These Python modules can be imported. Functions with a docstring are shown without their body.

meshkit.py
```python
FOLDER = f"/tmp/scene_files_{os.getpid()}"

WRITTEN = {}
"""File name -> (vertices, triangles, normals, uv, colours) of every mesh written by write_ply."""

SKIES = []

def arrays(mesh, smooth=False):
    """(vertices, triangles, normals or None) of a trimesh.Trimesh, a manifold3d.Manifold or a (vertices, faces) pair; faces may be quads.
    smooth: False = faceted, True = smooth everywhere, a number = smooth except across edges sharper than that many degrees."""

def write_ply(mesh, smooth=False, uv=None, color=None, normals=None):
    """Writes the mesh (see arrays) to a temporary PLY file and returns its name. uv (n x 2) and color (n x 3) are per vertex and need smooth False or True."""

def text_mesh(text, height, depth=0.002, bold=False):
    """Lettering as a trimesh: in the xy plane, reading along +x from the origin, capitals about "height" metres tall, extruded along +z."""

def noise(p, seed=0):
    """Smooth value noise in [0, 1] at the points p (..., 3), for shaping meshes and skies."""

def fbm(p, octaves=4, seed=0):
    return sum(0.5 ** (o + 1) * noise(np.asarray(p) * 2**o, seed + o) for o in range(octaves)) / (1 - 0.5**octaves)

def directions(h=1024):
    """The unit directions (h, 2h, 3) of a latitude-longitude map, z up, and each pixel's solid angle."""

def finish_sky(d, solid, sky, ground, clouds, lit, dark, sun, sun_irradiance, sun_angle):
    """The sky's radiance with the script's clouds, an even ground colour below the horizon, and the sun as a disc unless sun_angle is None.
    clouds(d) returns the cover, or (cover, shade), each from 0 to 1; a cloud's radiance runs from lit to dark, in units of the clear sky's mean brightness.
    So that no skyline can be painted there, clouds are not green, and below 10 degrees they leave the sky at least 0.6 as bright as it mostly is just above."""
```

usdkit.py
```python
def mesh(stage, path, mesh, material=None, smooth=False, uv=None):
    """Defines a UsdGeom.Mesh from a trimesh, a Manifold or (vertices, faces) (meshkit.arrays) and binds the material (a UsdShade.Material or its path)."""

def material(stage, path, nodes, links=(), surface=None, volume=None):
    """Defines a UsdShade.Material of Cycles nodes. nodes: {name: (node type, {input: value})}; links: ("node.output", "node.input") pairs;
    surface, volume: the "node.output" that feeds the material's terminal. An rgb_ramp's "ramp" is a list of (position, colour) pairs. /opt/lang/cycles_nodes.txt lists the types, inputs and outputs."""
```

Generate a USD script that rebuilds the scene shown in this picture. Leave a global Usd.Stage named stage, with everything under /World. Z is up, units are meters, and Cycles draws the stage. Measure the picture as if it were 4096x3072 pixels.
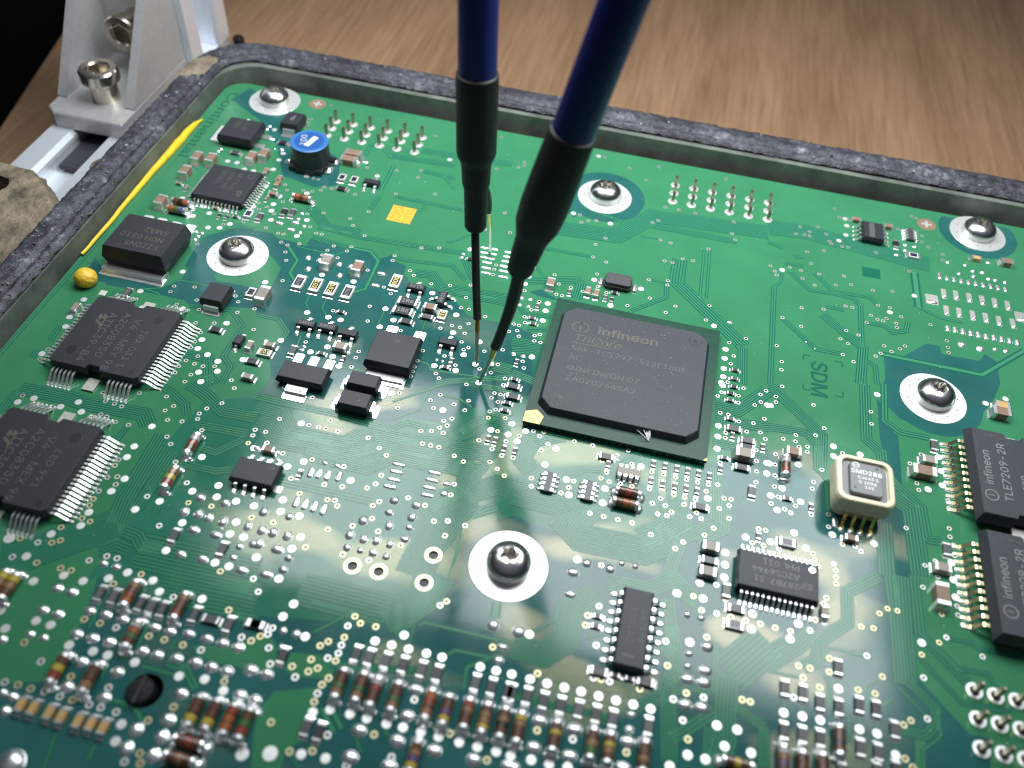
import math, random, numpy as np, trimesh, usdkit, meshkit
from pxr import Usd, UsdGeom, UsdLux, UsdShade, Gf, Sdf
from shapely.geometry import Polygon, Point, box as sbox, LineString
from shapely.ops import unary_union
from shapely import affinity
stage = Usd.Stage.CreateInMemory()
UsdGeom.SetStageUpAxis(stage, UsdGeom.Tokens.z); UsdGeom.SetStageMetersPerUnit(stage, 1.0)
world = UsdGeom.Xform.Define(stage, '/World'); stage.SetDefaultPrim(world.GetPrim())
MM = 0.001      # every length below is in millimetres; the board's top face is z = 0
rng = random.Random(7); nrng = np.random.default_rng(7)
PI = math.pi

# ------------------------------------------------------------------ camera
cam = UsdGeom.Camera.Define(stage, '/World/camera')
RX = (0.97244647, 0.2243447, 0.06338237); RY = (-0.21036845, 0.7272966, 0.65328766); RZ = (0.10046384, -0.64862093, 0.75445206)
CP = (-3.30236428 * MM, -92.82199185 * MM, 100.87626267 * MM)
cam.AddTransformOp().Set(Gf.Matrix4d(*RX, 0, *RY, 0, *RZ, 0, *CP, 1))
cam.CreateHorizontalApertureAttr(36.0); cam.CreateVerticalApertureAttr(27.0)
cam.CreateFocalLengthAttr(36.0 * 3505.58 / 4096)
cam.CreateClippingRangeAttr(Gf.Vec2f(0.004, 50.0))
cam.CreateFStopAttr(19.0); cam.CreateFocusDistanceAttr(0.139)
cam.GetPrim().CreateAttribute('exposure', Sdf.ValueTypeNames.Float).Set(0.0)

# ------------------------------------------------------------------ light: one wide LED panel over the back of the board, dim room around it
def mat(name, nodes, links=(), surface='p.BSDF', **k):
    return usdkit.material(stage, '/World/Looks/' + name, nodes, links, surface=surface, **k)
ROOM, LAMP = 0.40, 12.0
room = UsdLux.DomeLight.Define(stage, '/World/room_light')
# dim room with a pale ceiling
usdkit.material(stage, '/World/Looks/room', {'g': ('texture_coordinate', {}), 'x': ('separate_xyz', {}), 'r': ('rgb_ramp', {'ramp': [(.0, (.035, .036, .04)), (.30, (.05, .055, .065)), (.75, (.24, .27, .31)), (1., (.42, .46, .52))]}), 'b': ('background_shader', {'strength': ROOM})}, [('g.generated', 'x.vector'), ('x.z', 'r.fac'), ('r.color', 'b.color')], surface='b.background')
UsdShade.MaterialBindingAPI.Apply(room.GetPrim()).Bind(UsdShade.Material.Get(stage, '/World/Looks/room'))
bar = UsdLux.RectLight.Define(stage, '/World/lamp')
bar.CreateWidthAttr(186 * MM); bar.CreateHeightAttr(84 * MM); bar.CreateIntensityAttr(LAMP)
bar.CreateColorAttr(Gf.Vec3f(0.93, 0.98, 1.0))
bar.AddTranslateOp().Set(Gf.Vec3d(-6 * MM, 52 * MM, 122 * MM)); bar.AddRotateXOp().Set(5.0)


# ------------------------------------------------------------------ helpers
class MB:
    "collects pieces (mm) that become one mesh"
    def __init__(s): s.v, s.f, s.n = [], [], 0
    def add(s, v, f):
        v = np.asarray(v, float).reshape(-1, 3); f = np.asarray(f, int)
        if f.shape[1] == 4: f = np.vstack([f[:, [0, 1, 2]], f[:, [0, 2, 3]]])
        s.v.append(v); s.f.append(f + s.n); s.n += len(v); return s
    def tm(s, m): return s.add(m.vertices, m.faces)
    def box(s, x0, x1, y0, y1, z0, z1, b=0.0):
        return s.loft([sbox(x0, x1, y0, y1)], [(z0, 0)] + ([(z1 - b, 0), (z1, -b)] if b else [(z1, 0)])) if False else s.rings(rect(x0, x1, y0, y1), ([(z0, 0), (z1 - b, 0), (z1, b)] if b else [(z0, 0), (z1, 0)]))
    def rings(s, poly, levels):
        "convex outline lofted through (z, inset) levels, capped"
        poly = np.asarray(poly, float); c = (poly.min(0) + poly.max(0)) / 2; h = (poly.max(0) - poly.min(0)) / 2
        n = len(poly); V = []; F = []
        for z, i in levels:
            q = c + (poly - c) * (1 - i / np.maximum(h, 1e-6)); V += [(*p, z) for p in q]
        L = len(levels)
        for k in range(L - 1):
            for j in range(n):
                a, b = k * n + j, k * n + (j + 1) % n; F += [(a, b, b + n), (a, b + n, a + n)]
        for j in range(1, n - 1): F += [(0, j + 1, j), ((L - 1) * n, (L - 1) * n + j, (L - 1) * n + j + 1)]
        return s.add(V, F)
    def notched(s, poly, levels):
        "any outline lofted through (z, offset) levels; ear-cut caps"
        P = Polygon(poly); V, tri = trimesh.creation.triangulate_polygon(P, engine='earcut')
        ext = np.array(P.exterior.coords)[:-1]
        if not P.exterior.is_ccw: ext = ext[::-1]
        c = ext.mean(0); h = (ext.max(0) - ext.min(0)) / 2
        n = len(ext); W = []; F = []
        for z, i in levels: W += [(*(c + (p - c) * (1 - i / h)), z) for p in ext]
        for k in range(len(levels) - 1):
            for j in range(n):
                a, b = k * n + j, k * n + (j + 1) % n; F += [(a, b, b + n), (a, b + n, a + n)]
        s.add(W, F)
        z, i = levels[-1]; q = c + (V - c) * (1 - i / h)
        return s.add(np.c_[q, np.full(len(q), z)], ccw(q, tri))
    def lathe(s, prof, x=0, y=0, z=0, n=24, sx=1, sy=1, rot=0, axis=None):
        a = np.linspace(0, 2 * PI, n, endpoint=False); V = []; F = []
        for r, h in prof: V += [(r * math.cos(t) * sx, r * math.sin(t) * sy, h) for t in a]
        for k in range(len(prof) - 1):
            for j in range(n):
                p, q = k * n + j, k * n + (j + 1) % n; F += [(p, q, q + n), (p, q + n, p + n)]
        V = np.array(V)
        if rot: c_, s_ = math.cos(rot), math.sin(rot); V = np.c_[V[:, 0] * c_ - V[:, 1] * s_, V[:, 0] * s_ + V[:, 1] * c_, V[:, 2]]
        if axis is not None: V = V @ frame(axis)
        return s.add(V + (x, y, z), F)
    def tube(s, pts, r, n=10, cap=True):
        pts = np.asarray(pts, float); r = np.broadcast_to(r, len(pts)); V = []; F = []
        d = np.gradient(pts, axis=0); d /= np.linalg.norm(d, axis=1)[:, None]
        u = np.cross(d[0], (0.31, 0.9, 0.22)); u /= np.linalg.norm(u)
        for p, t, q in zip(pts, d, r):
            u = u - t * (u @ t); u /= np.linalg.norm(u); w = np.cross(t, u)
            V += [p + q * (math.cos(a) * u + math.sin(a) * w) for a in np.linspace(0, 2 * PI, n, endpoint=False)]
        for k in range(len(pts) - 1):
            for j in range(n):
                a, b = k * n + j, k * n + (j + 1) % n; F += [(a, b, b + n), (a, b + n, a + n)]
        if cap:
            m = (len(pts) - 1) * n
            for j in range(1, n - 1): F += [(0, j + 1, j), (m, m + j, m + j + 1)]
        return s.add(V, F)
    def slab(s, poly, z0, z1):
        if poly.is_empty: return s
        for g in getattr(poly, 'geoms', [poly]):
            if g.geom_type != 'Polygon' or g.area < 1e-4: continue
            m = trimesh.creation.extrude_polygon(g, z1 - z0, engine='earcut'); m.apply_translation((0, 0, z0)); s.tm(m)
        return s
    def sheet(s, poly, z):
        for g in getattr(poly, 'geoms', [poly]):
            if g.geom_type != 'Polygon' or g.area < 1e-4: continue
            V, t = trimesh.creation.triangulate_polygon(g, engine='earcut'); s.add(np.c_[V, np.full(len(V), z)], ccw(V, t))
        return s
    def build(s, name, m, parent='/World', smooth=False, label=None, kind=None):
        path = numbered(parent + '/' + name); base = BASE.get('/'.join(path.split('/')[:3]), (0, 0, 0))
        v = (np.vstack(s.v) - base) * MM; f = np.vstack(s.f)
        o = usdkit.mesh(stage, path, (v, f), LOOK[m] if isinstance(m, str) else m, smooth=smooth).GetPrim()
        if label: o.SetCustomDataByKey('label', label)
        if kind: o.SetCustomDataByKey('kind', kind)
        return path
def ccw(V, t):
    a = V[t[:, 1]] - V[t[:, 0]]; b = V[t[:, 2]] - V[t[:, 0]]; fl = a[:, 0] * b[:, 1] - a[:, 1] * b[:, 0] < 0
    t = np.array(t); t[fl] = t[fl][:, ::-1]; return t
def frame(axis):
    w = np.array(axis, float); w /= np.linalg.norm(w); u = np.cross((0, 1, 0) if abs(w[1]) < .9 else (1, 0, 0), w); u /= np.linalg.norm(u); return np.array([u, np.cross(w, u), w])
def rect(x0, x1, y0, y1): return [(x0, y0), (x1, y0), (x1, y1), (x0, y1)]
def chamf(x0, x1, y0, y1, c): return [(x0 + c, y0), (x1 - c, y0), (x1, y0 + c), (x1, y1 - c), (x1 - c, y1), (x0 + c, y1), (x0, y1 - c), (x0, y0 + c)]
def rrect(x0, x1, y0, y1, r, n=6):
    P = []
    for cx, cy, a in ((x1 - r, y0 + r, -PI / 2), (x1 - r, y1 - r, 0), (x0 + r, y1 - r, PI / 2), (x0 + r, y0 + r, PI)):
        P += [(cx + r * math.cos(a + t), cy + r * math.sin(a + t)) for t in np.linspace(0, PI / 2, n)]
    return P
USED, BASE, LOOK = {}, {}, {}
def numbered(path):
    k = USED[path] = USED.get(path, -1) + 1
    return path if k == 0 else f'{path}_{k:03d}'
def thing(name, label, cat, base, group=None):
    path = numbered('/World/' + name); BASE[path] = base
    x = UsdGeom.Xform.Define(stage, path); x.AddTranslateOp().Set(Gf.Vec3d(*[b * MM for b in base])); o = x.GetPrim()
    o.SetCustomDataByKey('label', label); o.SetCustomDataByKey('category', cat)
    if group: o.SetCustomDataByKey('group', group)
    return path
def text(txt, h, x, y, z, rot, parent, m, name='marking', bold=False, center=False, sx=1.0, shear=0.0):
    t = meshkit.text_mesh(txt, h, 0.03, bold); v = np.array(t.vertices)
    if center: v[:, 0] -= (v[:, 0].min() + v[:, 0].max()) / 2; v[:, 1] -= h / 2
    v[:, 0] = v[:, 0] * sx + v[:, 1] * shear; a = math.radians(rot); c, s = math.cos(a), math.sin(a)
    v = np.c_[v[:, 0] * c - v[:, 1] * s + x, v[:, 0] * s + v[:, 1] * c + y, v[:, 2] + z]
    return MB().add(v, t.faces).build(name, m, parent)

# ------------------------------------------------------------------ materials
def pbr(name, col, rough=.5, metal=0., var=0., scale=900., bump=0., bscale=4000., coat=0., spec=.5, bdist=.00004, **k):
    n = {'p': ('principled_bsdf', {'base_color': col, 'roughness': rough, 'metallic': metal, 'coat_weight': coat, 'coat_roughness': .15, 'specular_ior_level': spec, **k}), 'g': ('geometry', {})}; l = []
    if var:
        n['n'] = ('noise_texture', {'scale': scale, 'detail': 4, 'roughness': .6}); l += [('g.position', 'n.vector')]
        n['r'] = ('rgb_ramp', {'ramp': [(.3, tuple(c * (1 - var) for c in col)), (.7, tuple(min(1, c * (1 + var)) for c in col))]}); l += [('n.fac', 'r.fac'), ('r.color', 'p.base_color')]
    if bump:
        n['bn'] = ('noise_texture', {'scale': bscale, 'detail': 3}); n['b'] = ('bump', {'strength': bump, 'distance': bdist}); l += [('g.position', 'bn.vector'), ('bn.fac', 'b.height'), ('b.normal', 'p.normal')]
    LOOK[name] = mat(name, n, l); return LOOK[name]
# solder mask over bare laminate: dark teal, the glass weave and the inner copper glint through it
def mask(name, c0, c1, rough, glint):
    LOOK[name] = mat(name, {
    'g': ('geometry', {}), 'n': ('noise_texture', {'scale': 90, 'detail': 3}), 'r': ('rgb_ramp', {'ramp': [(.3, c0), (.7, c1)]}),
    'm': ('mapping', {'scale': (1500, 7000, 1)}), 'w': ('noise_texture', {'scale': 1, 'detail': 2}), 'b': ('bump', {'strength': .035, 'distance': .00004}),
    'p': ('principled_bsdf', {'roughness': rough, 'specular_ior_level': .35}),
    'm2': ('mapping', {'scale': (1600, 5200, 1)}), 'w2': ('noise_texture', {'scale': 1, 'detail': 3, 'roughness': .7}), 'b2': ('bump', {'strength': .6, 'distance': .00005}),
    'q': ('glossy_bsdf', {'color': (.85, .66, .34), 'roughness': .13}),
    'm3': ('mapping', {'scale': (60, 95, 1), 'location': (3.7, 1.2, 0)}), 'n3': ('noise_texture', {'scale': 1, 'detail': 1}), 'r3': ('rgb_ramp', {'ramp': [(.54, (.0, .0, .0)), (.63, (glint,) * 3)]}),
    'n5': ('noise_texture', {'scale': 55, 'detail': 6, 'roughness': .7}), 'r5': ('map_range', {'from_min': .38, 'from_max': .68, 'to_min': rough * .8, 'to_max': rough * 2.1, 'clamp': True}), 'mx': ('mix_closure', {})},
    [('g.position', 'n5.vector'), ('n5.fac', 'r5.value'), ('r5.result', 'p.roughness'), ('g.position', 'n.vector'), ('n.fac', 'r.fac'), ('r.color', 'p.base_color'), ('g.position', 'm.vector'), ('m.vector', 'w.vector'), ('w.fac', 'b.height'), ('b.normal', 'p.normal'),
     ('g.position', 'm2.vector'), ('m2.vector', 'w2.vector'), ('w2.fac', 'b2.height'), ('b2.normal', 'q.normal'), ('g.position', 'm3.vector'), ('m3.vector', 'n3.vector'), ('n3.fac', 'r3.fac'), ('r3.color', 'mx.fac'),
     ('p.BSDF', 'mx.closure1'), ('q.BSDF', 'mx.closure2')], surface='mx.closure')
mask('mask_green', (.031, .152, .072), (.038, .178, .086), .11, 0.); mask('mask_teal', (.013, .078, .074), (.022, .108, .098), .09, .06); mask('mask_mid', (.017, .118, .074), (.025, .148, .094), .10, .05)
pbr('mask_trace', (.042, .19, .105), .16, spec=.36)
pbr('mask_gap', (.010, .098, .060), .16, spec=.36)
pbr('laminate_edge', (.42, .36, .10), .7, var=.3, scale=2500)
pbr('board_core', (.03, .10, .04), .8)
pbr('tin_flat', (.80, .80, .77), .42, .75, var=.06, scale=2500, bump=.12, bscale=5000)
pbr('tin_dull', (.55, .54, .49), .45, .8, var=.15, scale=2500, bump=.15)
pbr('gold_ring', (.72, .66, .40), .4, .75)
pbr('solder', (.93, .93, .93), .36, 1., bump=.35, bscale=1300, bdist=.00012)
pbr('terminal', (.74, .74, .72), .33, .9, bump=.25, bscale=2500)
pbr('screw_steel', (.62, .62, .61), .24, 1., var=.08, scale=700, bump=.08, bscale=2500)
pbr('nickel', (.62, .57, .48), .22, 1., bump=.1, bscale=1500)
pbr('chip_black', (.018, .019, .024), .5, var=.25, scale=6000, bump=.6, bscale=5000, spec=.42)
pbr('chip_grain', (.029, .032, .041), .5, var=.5, scale=9000, bump=.6, bscale=8000, spec=.4, bdist=.00004)
pbr('chip_side', (.012, .012, .014), .6, bump=.3)
pbr('chip_dimple', (.012, .012, .014), .4)
pbr('ink_grey', (.070, .071, .075), .5); pbr('ink_brown', (.074, .069, .056), .5); pbr('ink_light', (.20, .20, .205), .6); pbr('ink_white', (.75, .75, .72), .6); pbr('ink_yellow', (.65, .55, .12), .6)
pbr('substrate', (.004, .042, .024), .38, var=.2, scale=1500, spec=.3); pbr('gold_flat', (.55, .40, .14), .4, .6)
pbr('cap_brown', (.20, .125, .085), .5, var=.12, scale=1500); pbr('cap_tan', (.46, .29, .11), .45, var=.1); pbr('cap_grey', (.23, .20, .17), .45, var=.1)
pbr('resistor_black', (.016, .015, .02), .35); pbr('resistor_film', (.02, .016, .035), .3); pbr('ceramic_white', (.62, .62, .58), .5)
pbr('resistor_grey', (.05, .048, .052), .4)
for n_, c_ in dict(brown=(.085, .034, .017), tan=(.21, .115, .05), red=(.20, .035, .018), orange=(.27, .075, .018), yellow=(.38, .28, .03), green=(.04, .11, .03), violet=(.09, .05, .15), black=(.02, .016, .014), silver=(.35, .33, .32), blue=(.05, .1, .25)).items():
    pbr('lacquer_' + n_, c_, .3, coat=.5)
pbr('coil_blue', (.03, .13, .33), .35, coat=.3); pbr('coil_blue_dark', (.02, .08, .28), .3, coat=.6); pbr('coil_black', (.013, .014, .018), .32, bump=.2, bscale=1500); pbr('paint_grey', (.42, .46, .44), .5)
pbr('sensor_cream', (.66, .60, .42), .42, var=.05, scale=900, bump=.1); pbr('sensor_lid', (.17, .17, .175), .55, .5, bump=.1, bscale=6000); pbr('lead_gold', (.72, .55, .16), .25, 1.); pbr('lead_brass', (.66, .58, .34), .25, 1.)
pbr('glue_yellow', (.66, .45, .02), .4, var=.08, scale=500, bump=.25, bscale=600, bdist=.0002); pbr('knob_yellow', (.62, .40, .03), .5, var=.18, scale=700, bump=.8, bscale=1100, bdist=.0003)
pbr('black_rubber', (.006, .006, .007), .6, spec=.3)
pbr('orange_print', (.62, .30, .02), .5, var=.45, scale=2200); pbr('fiducial_brown', (.19, .12, .075), .6, var=.1)
pbr('cast_wall', (.105, .118, .100), .6, .15, var=.40, scale=170, bump=.25, bscale=900, bdist=.0001)
LOOK['sealant'] = mat('sealant', {'g': ('geometry', {}), 'n': ('noise_texture', {'scale': 620, 'detail': 8, 'roughness': .66, 'distortion': .4}), 'n2': ('noise_texture', {'scale': 110, 'detail': 4, 'roughness': .6}),
    'a': ('math', {'math_type': 'multiply_add', 'value2': .75, 'value3': -.375}), 'a2': ('math', {'math_type': 'add'}),
    'r': ('rgb_ramp', {'ramp': [(.28, (.010, .010, .014)), (.50, (.030, .031, .041)), (.60, (.052, .054, .068)), (.70, (.11, .11, .125)), (.84, (.30, .295, .29))]}),
    'n4': ('noise_texture', {'scale': 2600, 'detail': 3}), 'a4': ('math', {'math_type': 'add'}), 'b': ('bump', {'strength': .75, 'distance': .0003}), 'p': ('principled_bsdf', {'roughness': .5, 'specular_ior_level': .45})},
    [('g.position', 'n.vector'), ('g.position', 'n2.vector'), ('n2.fac', 'a.value1'), ('a.value', 'a2.value1'), ('n.fac', 'a2.value2'), ('a2.value', 'r.fac'), ('r.color', 'p.base_color'), ('g.position', 'n4.vector'), ('n.fac', 'a4.value1'), ('n4.fac', 'a4.value2'), ('a4.value', 'b.height'), ('b.normal', 'p.normal')])
pbr('crumb', (.24, .235, .23), .45, var=.5); pbr('crumb_dark', (.06, .06, .065), .5)
pbr('dirt', (.155, .125, .086), .9, var=.6, scale=330, bump=1., bscale=900, bdist=.0006)
pbr('bracket_cast', (.48, .47, .47), .42, .55, var=.07, scale=900, bump=.5, bscale=1900, bdist=.00008)
pbr('anodised', (.74, .77, .82), .34, .55, bump=.05)
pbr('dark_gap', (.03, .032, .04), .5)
pbr('tube_blue', (.005, .007, .115), .38); pbr('shrink_black', (.006, .006, .006), .55, bump=.15, bscale=700); pbr('wire_black', (.008, .008, .009), .42); pbr('pin_gold', (.75, .56, .16), .25, 1.); pbr('pin_steel', (.62, .60, .52), .25, 1., bump=.3, bscale=3000); pbr('pin_dull', (.42, .37, .28), .35, .9)
pbr('dust', (.8, .8, .8), .8)
LOOK['wood'] = mat('wood', {'g': ('geometry', {}), 'm': ('mapping', {'scale': (1150, 48, 60)}), 'n': ('noise_texture', {'scale': 1, 'detail': 6, 'roughness': .6, 'distortion': .25}),
    'm2': ('mapping', {'scale': (60, 14, 30)}), 'n2': ('noise_texture', {'scale': 1, 'detail': 3}),
    'r': ('rgb_ramp', {'ramp': [(.30, (.215, .126, .070)), (.5, (.285, .172, .100)), (.70, (.345, .216, .132))]}), 'r2': ('rgb_ramp', {'ramp': [(.3, (.8, .77, .72)), (.7, (1.1, 1.08, 1.06))]}),
    'x': ('mix_color', {'blend_type': 'multiply', 'fac': 1.0, 'use_clamp_result': False}), 'b': ('bump', {'strength': .3, 'distance': .0002}), 'p': ('principled_bsdf', {'roughness': .55, 'specular_ior_level': .35})},
    [('g.position', 'm.vector'), ('m.vector', 'n.vector'), ('n.fac', 'r.fac'), ('g.position', 'm2.vector'), ('m2.vector', 'n2.vector'), ('n2.fac', 'r2.fac'), ('r.color', 'x.a'), ('r2.color', 'x.b'), ('x.result', 'p.base_color'), ('n.fac', 'b.height'), ('b.normal', 'p.normal')])
pbr('floor_dark', (.002, .002, .002), .9, spec=.1)

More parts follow.
